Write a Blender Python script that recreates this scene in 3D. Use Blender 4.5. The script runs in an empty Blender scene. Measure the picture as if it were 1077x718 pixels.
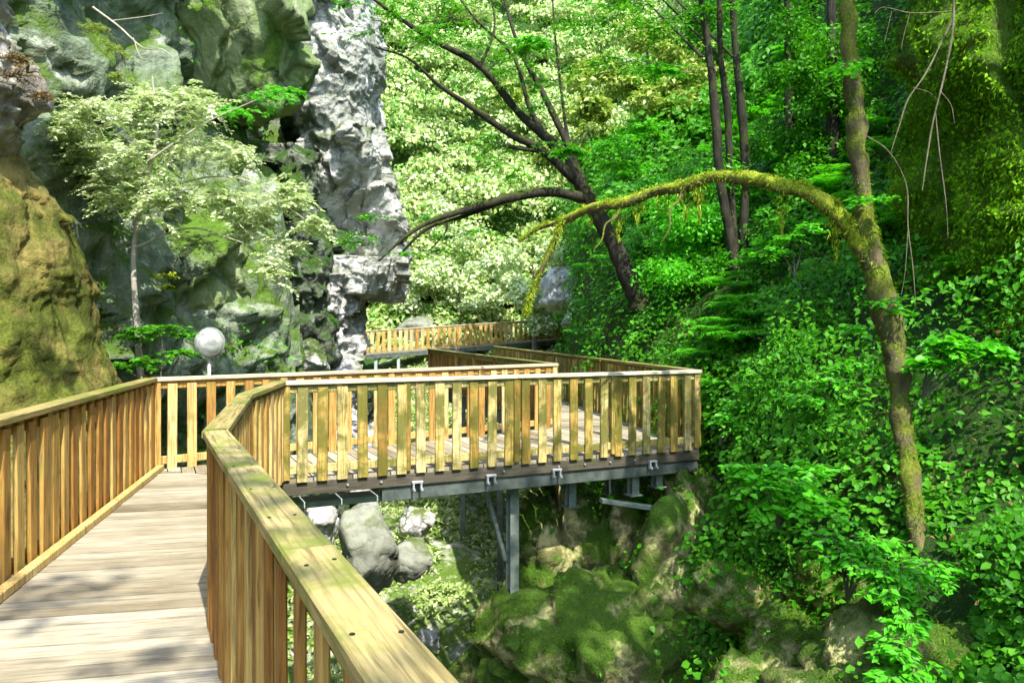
import bpy, bmesh, math, random
import numpy as np
from mathutils import Vector, Matrix

random.seed(7)
RNG = np.random.default_rng(11)
scene = bpy.context.scene
COL = scene.collection
R = math.radians

# ------------------------------------------------------------------ camera model (metres; used to read distances off the photo)
EYE = 1.58
F, CX, HY = 800.0, 538.5, 348.0
def P(px, py, d):
    return np.array([(px - CX) * d / F, d, EYE - (py - HY) * d / F])

# ------------------------------------------------------------------ noise
def _hash(ix, iy, iz, s):
    h = (ix * 374761393 + iy * 668265263 + iz * 2147483629 + s * 974634777) & 0xffffffff
    h = ((h ^ (h >> 13)) * 1274126177) & 0xffffffff
    h = h ^ (h >> 16)
    return (h & 0xffff).astype(np.float64) / 32767.5 - 1.0
def vnoise(p, s=0):
    p = np.asarray(p, float)
    i = np.floor(p).astype(np.int64); f = p - i
    u = f * f * f * (f * (f * 6 - 15) + 10)
    r = 0
    for dx in (0, 1):
        wx = u[:, 0] if dx else 1 - u[:, 0]
        for dy in (0, 1):
            wy = u[:, 1] if dy else 1 - u[:, 1]
            for dz in (0, 1):
                wz = u[:, 2] if dz else 1 - u[:, 2]
                r = r + wx * wy * wz * _hash(i[:, 0] + dx, i[:, 1] + dy, i[:, 2] + dz, s)
    return r
def fbm(p, o=4, s=0, gain=.5, lac=2.03):
    a, t, q = 1., 0, np.array(p, float)
    for k in range(o):
        t = t + a * vnoise(q, s + k * 17); a *= gain; q = q * lac + 3.17
    return t
def ridge(p, o=4, s=0):
    a, t, q = 1., 0, np.array(p, float)
    for k in range(o):
        t = t + a * (1 - 2 * np.abs(vnoise(q, s + k * 17))); a *= .5; q = q * 2.07 + 1.3
    return t
def sstep(a, b, x):
    t = np.clip((np.asarray(x, float) - a) / (b - a), 0, 1); return t * t * (3 - 2 * t)

def facet(p, size, seed, slope=.38, warp=.35):
    """broken rock faces: each cell of a warped Voronoi split is its own tilted plane"""
    rg = np.random.default_rng(seed); q = p + warp * size * np.stack([vnoise(p / size * 1.3, seed + k) for k in (1, 2, 3)], -1) * .8
    q = q + .12 * size * np.stack([vnoise(p / size * 4., seed + k) for k in (4, 5, 6)], -1)
    ext = np.prod(np.sort(p.max(0) - p.min(0))[1:]) * 2.2; n = int(np.clip(ext / size ** 2, 6, 900))
    sd = q[rg.choice(len(q), n, replace=n > len(q))]; h = rg.normal(size=n) * .16 * size; g = rg.normal(size=(n, 3)) * slope; out = np.zeros(len(p))
    for a in range(0, len(q), 20000):
        c = q[a:a + 20000]; d = (c ** 2).sum(1)[:, None] - 2 * c @ sd.T + (sd ** 2).sum(1)[None]; i = d.argmin(1)
        out[a:a + 20000] = h[i] + ((p[a:a + 20000] - sd[i]) * g[i]).sum(1)
    return np.clip(out, -.55 * size, .45 * size)

# ------------------------------------------------------------------ mesh helpers
def link(o, parent=None):
    COL.objects.link(o)
    if parent is not None: o.parent = parent
    return o
def tag(o, label=None, cat=None, group=None, kind=None):
    if label: o['label'] = label
    if cat: o['category'] = cat
    if group: o['group'] = group
    if kind: o['kind'] = kind
    return o
def empty(name, loc=(0, 0, 0), rz=0, label=None, cat=None, group=None):
    o = bpy.data.objects.new(name, None); o.location = [float(v) for v in loc]; o.rotation_euler = (0, 0, rz)
    o.empty_display_size = .1
    link(o); return tag(o, label, cat, group)
def mk(name, v, f, mat, parent=None, smooth=True, off=None):
    """v (N,3) array, f (M,k) int array -> ONE mesh object; off = origin of the parent"""
    v = np.asarray(v, float)
    if off is not None: v = v - np.asarray(off, float)
    me = bpy.data.meshes.new(name)
    if isinstance(f, np.ndarray):
        m, k = f.shape
        me.vertices.add(len(v)); me.vertices.foreach_set('co', v.astype(np.float32).ravel())
        me.loops.add(m * k); me.loops.foreach_set('vertex_index', f.astype(np.int32).ravel())
        me.polygons.add(m)
        me.polygons.foreach_set('loop_start', np.arange(0, m * k, k, dtype=np.int32))
        me.polygons.foreach_set('loop_total', np.full(m, k, dtype=np.int32))
        me.update(calc_edges=True)
    else:
        me.from_pydata([tuple(x) for x in v], [], f); me.update()
    me.polygons.foreach_set('use_smooth', np.full(len(me.polygons), bool(smooth)))
    if mat: me.materials.append(mat)
    return link(bpy.data.objects.new(name, me), parent)
class MB:
    """collects boxes and other solids into one mesh"""
    def __init__(s): s.v = []; s.f = []
    def add(s, v, f):
        o = len(s.v); s.v += [tuple(map(float, q)) for q in v]; s.f += [tuple(i + o for i in q) for q in f]
    def box(s, c, d, rz=0., b=.004, M=None):
        """box, centre c, size d, with small chamfers on the four long edges"""
        x, y, z = d[0] / 2, d[1] / 2, d[2] / 2
        ax = int(np.argmax(d)); b = min(b, min(d) * .3)
        u, w = [(1, 2), (2, 0), (0, 1)][ax]; h = [x, y, z]
        prof = [(h[u] - b, h[w]), (-h[u] + b, h[w]), (-h[u], h[w] - b), (-h[u], -h[w] + b), (-h[u] + b, -h[w]), (h[u] - b, -h[w]), (h[u], -h[w] + b), (h[u], h[w] - b)]
        vs = []
        for e in (-1, 1):
            for (a, q) in prof:
                p = [0, 0, 0]; p[ax] = e * h[ax]; p[u] = a; p[w] = q; vs.append(p)
        fs = [tuple(range(7, -1, -1)), tuple(range(8, 16))] + [(k, (k + 1) % 8, 8 + (k + 1) % 8, 8 + k) for k in range(8)]
        vs = np.array(vs)
        cz, sz = math.cos(rz), math.sin(rz)
        vs = np.stack([vs[:, 0] * cz - vs[:, 1] * sz, vs[:, 0] * sz + vs[:, 1] * cz, vs[:, 2]], 1)
        if M is not None: vs = np.array([M @ Vector(q) for q in vs])
        s.add(vs + np.array(c), [q[::-1] for q in fs])
    def bar(s, p, q, w, h, b=.004):
        p, q = Vector(p), Vector(q); d = q - p
        M = d.to_track_quat('X', 'Z').to_matrix()
        s.box((p + q) / 2, (d.length, w, h), 0, b, M)
    def cyl(s, p, q, r, n=12, r2=None):
        p, q = Vector(p), Vector(q); M = (q - p).to_track_quat('Z', 'Y').to_matrix(); r2 = r if r2 is None else r2
        a = [p + M @ Vector((math.cos(t) * r, math.sin(t) * r, 0)) for t in [k * 2 * math.pi / n for k in range(n)]]
        c = [q + M @ Vector((math.cos(t) * r2, math.sin(t) * r2, 0)) for t in [k * 2 * math.pi / n for k in range(n)]]
        s.add(a + c, [tuple(range(n - 1, -1, -1)), tuple(range(n, 2 * n))] + [(k, (k + 1) % n, n + (k + 1) % n, n + k) for k in range(n)])
    def build(s, name, mat, parent=None, smooth=False, off=None):
        me_v = np.array(s.v); o = mk(name, me_v, s.f, mat, parent, smooth, off)
        bm = bmesh.new(); bm.from_mesh(o.data); bmesh.ops.recalc_face_normals(bm, faces=bm.faces); bm.to_mesh(o.data); bm.free()
        return o

def smooth_path(pts, n=8):
    """Catmull-Rom through rows of any width"""
    p = np.array(pts, float); q = np.vstack([2 * p[0] - p[1], p, 2 * p[-1] - p[-2]]); out = []
    for i in range(1, len(q) - 2):
        for t in np.linspace(0, 1, n, endpoint=False):
            a, b, c, d = q[i - 1], q[i], q[i + 1], q[i + 2]
            out.append(.5 * (2 * b + (c - a) * t + (2 * a - 5 * b + 4 * c - d) * t * t + (3 * b - a - 3 * c + d) * t ** 3))
    out.append(p[-1]); return np.array(out)
def tube_arrays(pts, rad, sides=8, rough=.0, s=0, n=6, fq=6.):
    """tube through pts (k,3) with radii; returns verts, quads"""
    q = smooth_path(np.hstack([np.array(pts, float), np.array(rad, float)[:, None]]), n)
    c, r = q[:, :3], np.maximum(q[:, 3], .002)
    t = np.gradient(c, axis=0); t /= np.linalg.norm(t, axis=1)[:, None] + 1e-9
    ref = np.array([0.31, -.9, .3]); ref /= np.linalg.norm(ref)
    u = np.cross(t, ref); u /= np.linalg.norm(u, axis=1)[:, None] + 1e-9
    w = np.cross(t, u)
    a = np.arange(sides) * 2 * np.pi / sides
    v = c[:, None, :] + r[:, None, None] * (np.cos(a)[None, :, None] * u[:, None, :] + np.sin(a)[None, :, None] * w[:, None, :])
    if rough:
        flat = v.reshape(-1, 3); dn = fbm(flat * fq, 3, s).reshape(v.shape[:2])
        v = c[:, None, :] + (v - c[:, None, :]) * (1 + rough * dn)[..., None]
    m = len(c); i = np.arange(m - 1)[:, None] * sides; j = np.arange(sides)[None, :]; j2 = (j + 1) % sides
    f = np.stack([i + j, i + j2, i + sides + j2, i + sides + j], -1).reshape(-1, 4)
    return v.reshape(-1, 3), f
def join(parts):
    vs, fs, o = [], [], 0
    for v, f in parts: vs.append(v); fs.append(f + o); o += len(v)
    return np.vstack(vs), np.vstack(fs)

# leaf templates (length along +y, normal +z)
LEAF = (np.array([(0, 0, 0), (-.27, .42, .05), (.27, .42, .05), (0, 1, -.1), (0, .45, -.03)], float), np.array([(0, 2, 4), (0, 4, 1), (4, 2, 3), (1, 4, 3)]))
BROAD = (np.array([(0, 0, 0), (-.42, .3, .06), (-.3, .72, .03), (0, 1, -.1), (.3, .72, .03), (.42, .3, .06), (0, .45, -.05)], float),
         np.array([(0, 6, 1), (1, 6, 2), (2, 6, 3), (3, 6, 4), (4, 6, 5), (5, 6, 0)]))
DIA = (np.array([(0, 0, 0), (-.32, .5, .1), (.32, .5, .1), (0, 1, -.05)], float), np.array([(0, 2, 1), (1, 2, 3)]))
BLADE = (np.array([(-.09, 0, 0), (.09, 0, 0), (.05, .6, .06), (0, 1, -.12), (-.05, .6, .06)], float), np.array([(0, 1, 2), (0, 2, 4), (4, 2, 3)]))
def unit(a): return a / (np.linalg.norm(a, axis=-1, keepdims=True) + 1e-9)
def leaf_arrays(pos, y, nrm, size, tmpl=LEAF):
    pos = np.asarray(pos, float); n = len(pos)
    y = unit(np.broadcast_to(np.asarray(y, float), (n, 3)) + 0.); z = np.broadcast_to(np.asarray(nrm, float), (n, 3))
    z = unit(z - (z * y).sum(1)[:, None] * y + 1e-6); x = np.cross(y, z)
    T, Fc = tmpl; s = np.broadcast_to(np.asarray(size, float), (n,))
    v = pos[:, None, :] + s[:, None, None] * (T[None, :, 0:1] * x[:, None, :] + T[None, :, 1:2] * y[:, None, :] + T[None, :, 2:3] * z[:, None, :])
    f = Fc[None] + (np.arange(n) * len(T))[:, None, None]
    return v.reshape(-1, 3), f.reshape(-1, 3)
def rdir(n): return unit(RNG.normal(size=(n, 3)))
def scatter_leaves(pos, nrm, size, tmpl=LEAF, tilt=.6, droop=.3):
    n = len(pos); nn = unit(np.asarray(nrm, float) + tilt * RNG.normal(size=(n, 3)))
    y = RNG.normal(size=(n, 3)); y[:, 2] -= droop * 1.5; y = y - (y * nn).sum(1)[:, None] * nn
    return leaf_arrays(pos, y, nn, size, tmpl)

# ------------------------------------------------------------------ materials
class NT:
    def __init__(s, name):
        s.m = bpy.data.materials.new(name); s.m.use_nodes = True; s.t = s.m.node_tree; s.t.nodes.clear()
        s.out = s.t.nodes.new('ShaderNodeOutputMaterial')
    def n(s, typ, **kw):
        o = s.t.nodes.new('ShaderNode' + typ)
        for k, v in kw.items():
            if k.startswith('i_'):
                key = k[2:]
                key = int(key) if key.isdigit() else key.replace('_', ' ')
                o.inputs[key].default_value = v
            else: setattr(o, k, v)
        return o
    def l(s, a, b): s.t.links.new(a, b)
    def ramp(s, src, stops, interp='LINEAR'):
        r = s.n('ValToRGB'); r.color_ramp.interpolation = interp; e = r.color_ramp.elements
        while len(e) < len(stops): e.new(.5)
        for k, (p, c) in enumerate(stops):
            e[k].position = p; e[k].color = (c, c, c, 1) if not hasattr(c, '__len__') else (*c, 1)
        s.l(src, r.inputs[0]); return r.outputs[0]
    def noise(s, vec, scale, detail=5, rough=.55, dist=0.):
        o = s.n('TexNoise', i_Scale=scale, i_Detail=detail, i_Roughness=rough, i_Distortion=dist)
        if vec is not None: s.l(vec, o.inputs['Vector'])
        return o.outputs['Fac']
    def mix(s, fac, a, b, blend='MIX'):
        o = s.n('Mix', data_type='RGBA', blend_type=blend)
        for k, v in ((0, fac), (6, a), (7, b)):
            if hasattr(v, 'is_linked') or isinstance(v, bpy.types.NodeSocket): s.l(v, o.inputs[k])
            elif k == 0: o.inputs[0].default_value = v
            else: o.inputs[k].default_value = (*v, 1) if len(v) == 3 else v
        return o.outputs[2]
    def math(s, op, a, b=None, clamp=False):
        o = s.n('Math', operation=op, use_clamp=clamp)
        for k, v in ((0, a), (1, b)):
            if v is None: continue
            if isinstance(v, bpy.types.NodeSocket): s.l(v, o.inputs[k])
            else: o.inputs[k].default_value = v
        return o.outputs[0]
    def pos(s): return s.n('NewGeometry').outputs['Position']
    def scaled(s, vec, sc):
        o = s.n('VectorMath', operation='MULTIPLY'); s.l(vec, o.inputs[0]); o.inputs[1].default_value = sc; return o.outputs[0]

def leaf_mat(name, cols, trans=.38, rough=.45, spec=.4, clump=1.2, tcol=None):
    """cols: dark..light stops picked per leaf (island) and by clumps of the plant"""
    t = NT(name); g = t.n('NewGeometry')
    c = t.noise(g.outputs['Position'], clump, 3)
    k = t.math('ADD', t.math('MULTIPLY', g.outputs['Random Per Island'], .55), t.math('MULTIPLY', t.math('SUBTRACT', c, .28), 1.0), True)
    col = t.ramp(k, [(i / (len(cols) - 1), q) for i, q in enumerate(cols)])
    b = t.n('BsdfPrincipled', i_Roughness=rough); b.inputs['Specular IOR Level'].default_value = spec
    t.l(col, b.inputs['Base Color'])
    tr = t.n('BsdfTranslucent')
    t.l(t.mix(1., col, tcol or (1.25, 1.3, .55), 'MULTIPLY'), tr.inputs['Color'])
    mx = t.n('MixShader', i_0=trans); t.l(b.outputs[0], mx.inputs[1]); t.l(tr.outputs[0], mx.inputs[2])
    t.l(mx.outputs[0], t.out.inputs[0]); return t.m

def rock_mat(name, a, b, moss, moss_amt=.5, white=None, white_amt=0., scale=1., bump=.6, up=.5, rough=.85, moss2=None, crack=.5, streak=0., dk=.35):
    t = NT(name); g = t.n('NewGeometry'); p = g.outputs['Position']
    big = t.noise(p, .55 * scale, 6, .6, .4)
    col = t.mix(t.ramp(big, [(.32, 0), (.68, 1)]), a, b)
    mid = t.noise(p, 4.5 * scale, 8, .62)
    col = t.mix(t.ramp(mid, [(.3, .55), (.5, 0.)]), col, [c * dk for c in a])
    if white:
        wn = t.noise(p, 1.3 * scale, 9, .68, .6)
        col = t.mix(t.ramp(wn, [(.66 - .34 * white_amt, 0), (.76 - .34 * white_amt, 1)]), col, white)
    sx = t.n('SeparateXYZ'); t.l(g.outputs['Normal'], sx.inputs[0])
    mn = t.noise(p, 1.1 * scale, 7, .65, .3)
    mf = t.math('ADD', t.math('MULTIPLY', sx.outputs[2], up * .5), mn)
    mfac = t.ramp(mf, [(.72 - .5 * moss_amt, 0), (.86 - .5 * moss_amt, 1)])
    fine = t.noise(p, 26 * scale, 6, .7)
    mc = t.mix(t.ramp(fine, [(.3, 0), (.7, 1)]), [c * .45 for c in moss], moss2 or moss)
    if streak:
        q = t.scaled(p, (5, 5, .35)); sn = t.noise(q, 1., 6, .6, .5)
        col = t.mix(t.ramp(sn, [(.38, streak), (.55, 0)]), col, [c * .3 for c in a])
        mc = t.mix(t.ramp(sn, [(.4, streak), (.6, 0)]), mc, [c * .35 for c in moss])
    col = t.mix(mfac, col, mc)
    vo = t.n('TexVoronoi', feature='DISTANCE_TO_EDGE', i_Scale=.75 * scale)
    wob = t.n('TexNoise', i_Scale=1.8 * scale, i_Detail=5); t.l(p, wob.inputs['Vector'])
    av = t.n('VectorMath', operation='ADD'); t.l(p, av.inputs[0]); t.l(t.scaled(wob.outputs['Color'], (.9, .9, .9)), av.inputs[1]); t.l(av.outputs[0], vo.inputs['Vector'])
    ck = t.ramp(vo.outputs['Distance'], [(0, 1), (.035, 0)])
    col = t.mix(t.math('MULTIPLY', ck, crack), col, [c * .12 for c in a])
    bs = t.n('BsdfPrincipled', i_Roughness=rough); bs.inputs['Specular IOR Level'].default_value = .25
    t.l(col, bs.inputs['Base Color'])
    h = t.math('ADD', t.math('MULTIPLY', mid, 1.), t.math('MULTIPLY', t.math('MULTIPLY', fine, mfac), .6))
    h = t.math('SUBTRACT', t.math('ADD', h, t.math('MULTIPLY', big, 1.2)), t.math('MULTIPLY', ck, .9 * crack))
    bp = t.n('Bump', i_Strength=bump, i_Distance=.12 / scale); t.l(h, bp.inputs['Height']); t.l(bp.outputs[0], bs.inputs['Normal'])
    t.l(bs.outputs[0], t.out.inputs[0]); return t.m

def wood_mat(name, cols, grain=(1, 1, .05), moss=None, moss_amt=.0, obj_random=True, stain=.75, rough=.7, ga=.75):
    t = NT(name); tc = t.n('TexCoord').outputs['Object']; oi = t.n('ObjectInfo').outputs['Random']; g = t.n('NewGeometry')
    off = t.n('VectorMath', operation='ADD'); t.l(tc, off.inputs[0])
    cx = t.n('CombineXYZ')
    rnd = t.math('ADD', t.math('MULTIPLY', oi, 57.), t.math('MULTIPLY', g.outputs['Random Per Island'], 31.))
    for k in range(3): t.l(rnd, cx.inputs[k])
    t.l(cx.outputs[0], off.inputs[1])
    gv = t.scaled(off.outputs[0], tuple(60 * q for q in grain))
    gr = t.noise(gv, 1., 6, .6, .6)
    blot = t.noise(off.outputs[0], 3.5, 5, .6)
    if obj_random: tone = t.math('FRACT', t.math('ADD', t.math('MULTIPLY', oi, 7.31), t.math('MULTIPLY', g.outputs['Random Per Island'], 3.7)))
    else: tone = g.outputs['Random Per Island']
    k = t.math('ADD', t.math('MULTIPLY', tone, .62), t.math('MULTIPLY', blot, .6), True)
    col = t.ramp(k, [(.15 + .75 * i / (len(cols) - 1), q) for i, q in enumerate(cols)])
    col = t.mix(t.ramp(gr, [(.34, ga), (.55, 0)]), col, [c * .45 for c in cols[0]])
    kn = t.noise(t.scaled(off.outputs[0], tuple(5 * max(q, .3) for q in grain)), 1.2, 2, .5)
    col = t.mix(t.ramp(kn, [(.24, stain), (.34, 0)]), col, [c * .35 for c in cols[0]])
    if moss:
        mn = t.noise(off.outputs[0], 2.6, 7, .7, .4)
        col = t.mix(t.ramp(mn, [(.68 - .4 * moss_amt, 0), (.82 - .4 * moss_amt, .85)]), col, moss)
    b = t.n('BsdfPrincipled', i_Roughness=rough); b.inputs['Specular IOR Level'].default_value = .3
    t.l(col, b.inputs['Base Color'])
    bp = t.n('Bump', i_Strength=.35, i_Distance=.006); t.l(gr, bp.inputs['Height']); t.l(bp.outputs[0], b.inputs['Normal'])
    t.l(b.outputs[0], t.out.inputs[0]); return t.m

def plain_mat(name, col, rough=.6, metal=0., var=.25, sc=8., col2=None, coat=0.):
    t = NT(name); p = t.pos(); n = t.noise(p, sc, 6, .65)
    c = t.mix(t.ramp(n, [(.35, 0), (.7, 1)]), [q * (1 - var) for q in col], col2 or col)
    b = t.n('BsdfPrincipled', i_Roughness=rough, i_Metallic=metal); b.inputs['Coat Weight'].default_value = coat
    t.l(c, b.inputs['Base Color'])
    bp = t.n('Bump', i_Strength=.2, i_Distance=.01); t.l(n, bp.inputs['Height']); t.l(bp.outputs[0], b.inputs['Normal'])
    t.l(b.outputs[0], t.out.inputs[0]); return t.m

def bark_mat(name, a, b, moss, amt, scale=1.):
    t = NT(name); g = t.n('NewGeometry'); p = g.outputs['Position']
    n = t.noise(t.scaled(p, (9 * scale, 9 * scale, 2.5 * scale)), 1., 8, .65, .5)
    c = t.mix(t.ramp(n, [(.35, 0), (.65, 1)]), a, b)
    sx = t.n('SeparateXYZ'); t.l(g.outputs['Normal'], sx.inputs[0])
    m = t.math('ADD', t.noise(p, 3.2 * scale, 7, .7), t.math('MULTIPLY', sx.outputs[2], .22))
    f = t.noise(p, 40 * scale, 4, .7)
    mc = t.mix(t.ramp(f, [(.35, 0), (.65, 1)]), [q * .4 for q in moss], moss)
    c = t.mix(t.ramp(m, [(.7 - .45 * amt, 0), (.85 - .45 * amt, 1)]), c, mc)
    bs = t.n('BsdfPrincipled', i_Roughness=.9); bs.inputs['Specular IOR Level'].default_value = .15; t.l(c, bs.inputs['Base Color'])
    bp = t.n('Bump', i_Strength=.8, i_Distance=.03); t.l(t.math('ADD', n, t.math('MULTIPLY', f, .5)), bp.inputs['Height']); t.l(bp.outputs[0], bs.inputs['Normal'])
    t.l(bs.outputs[0], t.out.inputs[0]); return t.m

M = {}
M['deck'] = wood_mat('deck_wood', [(.09, .07, .036), (.20, .165, .10), (.30, .262, .175), (.385, .35, .255)], (.045, 1, 1), (.13, .115, .06), .12, True, .35, .75, .5)
M['board'] = wood_mat('baluster_wood', [(.19, .085, .018), (.34, .19, .04), (.46, .29, .075), (.53, .37, .13), (.60, .48, .22)], (1, 1, .05), (.17, .16, .025), .3)
M['board_mossy'] = wood_mat('greenish_baluster_wood', [(.20, .09, .018), (.36, .22, .04), (.49, .36, .09), (.60, .50, .22)], (1, 1, .05), (.085, .09, .009), .7)
M['board_orange'] = wood_mat('orange_baluster_wood', [(.15, .06, .01), (.26, .12, .02), (.36, .20, .04), (.45, .31, .09)], (1, 1, .05), (.26, .24, .04), .22)
M['rail'] = wood_mat('hand_rail_wood', [(.16, .12, .035), (.24, .19, .055), (.31, .245, .085), (.36, .285, .12)], (.05, 1, 1), (.13, .165, .02), .55)
M['rail_pale'] = wood_mat('pale_hand_rail_wood', [(.38, .32, .2), (.5, .44, .3), (.56, .5, .36)], (.05, 1, 1), (.25, .25, .1), .2)
M['steel'] = plain_mat('weathered_steel', (.10, .125, .105), .55, .5, .4, 5., (.17, .2, .17))
M['darksteel'] = plain_mat('dark_screw_steel', (.06, .055, .05), .4, .8, .3, 40.)
M['poststeel'] = plain_mat('grey_green_painted_steel', (.16, .20, .155), .6, .2, .35, 7., (.26, .31, .25))
M['galv'] = plain_mat('galvanised_steel', (.55, .57, .55), .45, .6, .3, 12., (.7, .7, .68))
M['palesteel'] = plain_mat('pale_painted_steel', (.45, .52, .5), .5, .1, .25, 6.)
M['darktimber'] = wood_mat('dark_edge_timber', [(.05, .045, .03), (.10, .085, .055), (.14, .12, .08)], (.05, 1, 1), (.06, .07, .02), .3)
t = NT('lamp_globe_acrylic'); gn = t.noise(t.pos(), 9., 4, .6)
gc = t.mix(t.ramp(gn, [(.4, 0), (.6, 1)]), (.40, .42, .38), (.74, .75, .72)); gb = t.n('BsdfPrincipled', i_Roughness=.15); t.l(gc, gb.inputs['Base Color']); gtr = t.n('BsdfTranslucent'); t.l(gc, gtr.inputs[0])  # mottled reflections painted into the globe colour
gm = t.n('MixShader', i_0=.55); t.l(gb.outputs[0], gm.inputs[1]); t.l(gtr.outputs[0], gm.inputs[2]); t.l(gm.outputs[0], t.out.inputs[0]); M['globe'] = t.m
M['bark_moss'] = bark_mat('mossy_bark', (.07, .052, .03), (.16, .125, .07), (.15, .18, .02), .58)
M['bark_arch'] = bark_mat('very_mossy_bark', (.07, .052, .03), (.16, .13, .05), (.34, .40, .03), .68)
M['bark_dark'] = bark_mat('dark_wet_bark', (.014, .013, .01), (.05, .045, .03), (.06, .08, .012), .35)  # very dark brown bark tone with some moss
M['bark_pale'] = bark_mat('pale_twig_bark', (.28, .25, .19), (.45, .42, .34), (.2, .22, .06), .1)
M['bark_vine'] = bark_mat('dry_vine_bark', (.10, .09, .055), (.24, .215, .14), (.14, .16, .03), .25, 3.)
M['bark_grey'] = bark_mat('grey_bark', (.10, .09, .075), (.2, .18, .14), (.08, .1, .02), .3)
M['ivy'] = leaf_mat('ivy_leaf', [(.012, .065, .002), (.024, .13, .003), (.045, .22, .005), (.08, .32, .009), (.14, .40, .02)], .36, .5, .16, 1.3)
M['fresh'] = leaf_mat('fresh_leaf', [(.04, .24, .006), (.07, .38, .01), (.11, .48, .02), (.15, .54, .04)], .42, .45, .3, 2.)
M['pale_leaf'] = leaf_mat('pale_leaf', [(.22, .36, .07), (.42, .54, .22), (.62, .70, .44), (.78, .81, .66)], .3, .5, .4, 2.6, (1.15, 1.2, .8))  # near-white stops paint strong sun on the leaves as colour
M['far_leaf'] = leaf_mat('sunlit_far_leaf', [(.035, .12, .012), (.08, .23, .025), (.20, .34, .05), (.40, .48, .14), (.60, .64, .36), (.70, .72, .54)], .3, .5, .4, .5, (1.15, 1.2, .8))  # palest stops are sun highlights put into the leaf colour
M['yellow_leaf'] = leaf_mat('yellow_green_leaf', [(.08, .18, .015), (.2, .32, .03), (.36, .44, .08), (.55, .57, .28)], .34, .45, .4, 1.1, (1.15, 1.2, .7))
M['bed_leaf'] = leaf_mat('bleached_low_leaf', [(.12, .2, .03), (.22, .34, .06), (.42, .50, .2), (.6, .64, .42)], .3, .5, .4, 1.6, (1.15, 1.2, .7))  # riverbed sunshine painted in as pale leaf stops
M['crown'] = leaf_mat('tree_leaf', [(.025, .13, .004), (.05, .23, .007), (.09, .33, .014), (.16, .42, .04)], .4, .45, .2, .9)
M['moss_tuft'] = leaf_mat('moss_tuft', [(.025, .075, .003), (.07, .17, .004), (.14, .28, .008), (.23, .38, .015)], .25, .8, .1, 1.6)
M['moss_wall_tuft'] = leaf_mat('green_moss_tuft', [(.04, .12, .002), (.11, .27, .005), (.20, .43, .01), (.30, .55, .02)], .3, .8, .1, 1.1)
M['moss_yellow'] = leaf_mat('yellow_moss_tuft', [(.05, .10, .005), (.17, .25, .01), (.36, .47, .03), (.60, .68, .14)], .25, .8, .1, 4.)
M['dry'] = leaf_mat('dry_leaf', [(.10, .06, .02), (.20, .13, .045), (.30, .22, .08)], .2, .8, .1, 3.)
M['rock_grey'] = rock_mat('grey_limestone', (.21, .225, .175), (.33, .34, .29), (.11, .17, .03), .28, (.55, .55, .51), .52, 1.0, .9, .3, crack=.0, dk=.6)
M['rock_drip'] = rock_mat('streaked_dripstone', (.22, .195, .15), (.36, .335, .28), (.16, .19, .05), .3, (.5, .49, .45), .4, 1.4, .9, .3, crack=0., streak=.7, dk=.5)
M['rock_green'] = rock_mat('green_stained_rock', (.145, .19, .12), (.24, .30, .19), (.11, .22, .02), .46, (.42, .46, .36), .35, 1.1, .9, .35, crack=.0, moss2=(.15, .27, .03), streak=.45)
M['rock_ochre'] = rock_mat('ochre_moss_rock', (.16, .125, .03), (.25, .20, .055), (.085, .115, .01), .56, (.34, .3, .12), .15, 1.0, .6, .1, moss2=(.15, .175, .016), crack=.0, streak=.55)
M['rock_slab'] = rock_mat('smooth_green_slab', (.19, .25, .10), (.28, .33, .17), (.10, .20, .015), .55, (.3, .32, .2), .2, .6, .5, .2, crack=.6)
M['rock_moss'] = rock_mat('mossy_boulder', (.06, .058, .022), (.19, .17, .065), (.045, .13, .005), .54, (.44, .41, .17), .6, 1.8, 1., .3, moss2=(.10, .20, .012), crack=.0)  # pale yellowish patches paint sunlit spots between the moss
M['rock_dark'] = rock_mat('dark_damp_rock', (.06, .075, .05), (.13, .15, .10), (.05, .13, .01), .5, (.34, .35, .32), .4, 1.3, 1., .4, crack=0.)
M['rock_pale'] = rock_mat('pale_river_rock', (.28, .28, .25), (.42, .41, .38), (.14, .2, .04), .2, (.62, .61, .57), .5, 1.8, .9, .3, crack=0.)
M['rock_smooth'] = rock_mat('smooth_grey_rock', (.17, .18, .14), (.25, .26, .2), (.1, .14, .03), .25, (.36, .36, .3), .1, 1., .4, .2, crack=.2)
M['moss_wall'] = rock_mat('moss_curtain', (.07, .07, .01), (.15, .14, .02), (.09, .21, .004), .82, None, 0., 1.3, 1., .2, moss2=(.19, .38, .01), crack=.0, streak=.5)
M['ground'] = rock_mat('forest_floor', (.045, .045, .022), (.09, .08, .04), (.02, .065, .005), .6, None, 0, 1.2, .9, .5, crack=.0, moss2=(.04, .11, .008))
M['gravel'] = rock_mat('river_gravel', (.25, .25, .2), (.4, .39, .33), (.14, .24, .03), .5, (.55, .54, .5), .4, 2.5, 1., .2, crack=.2)

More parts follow.
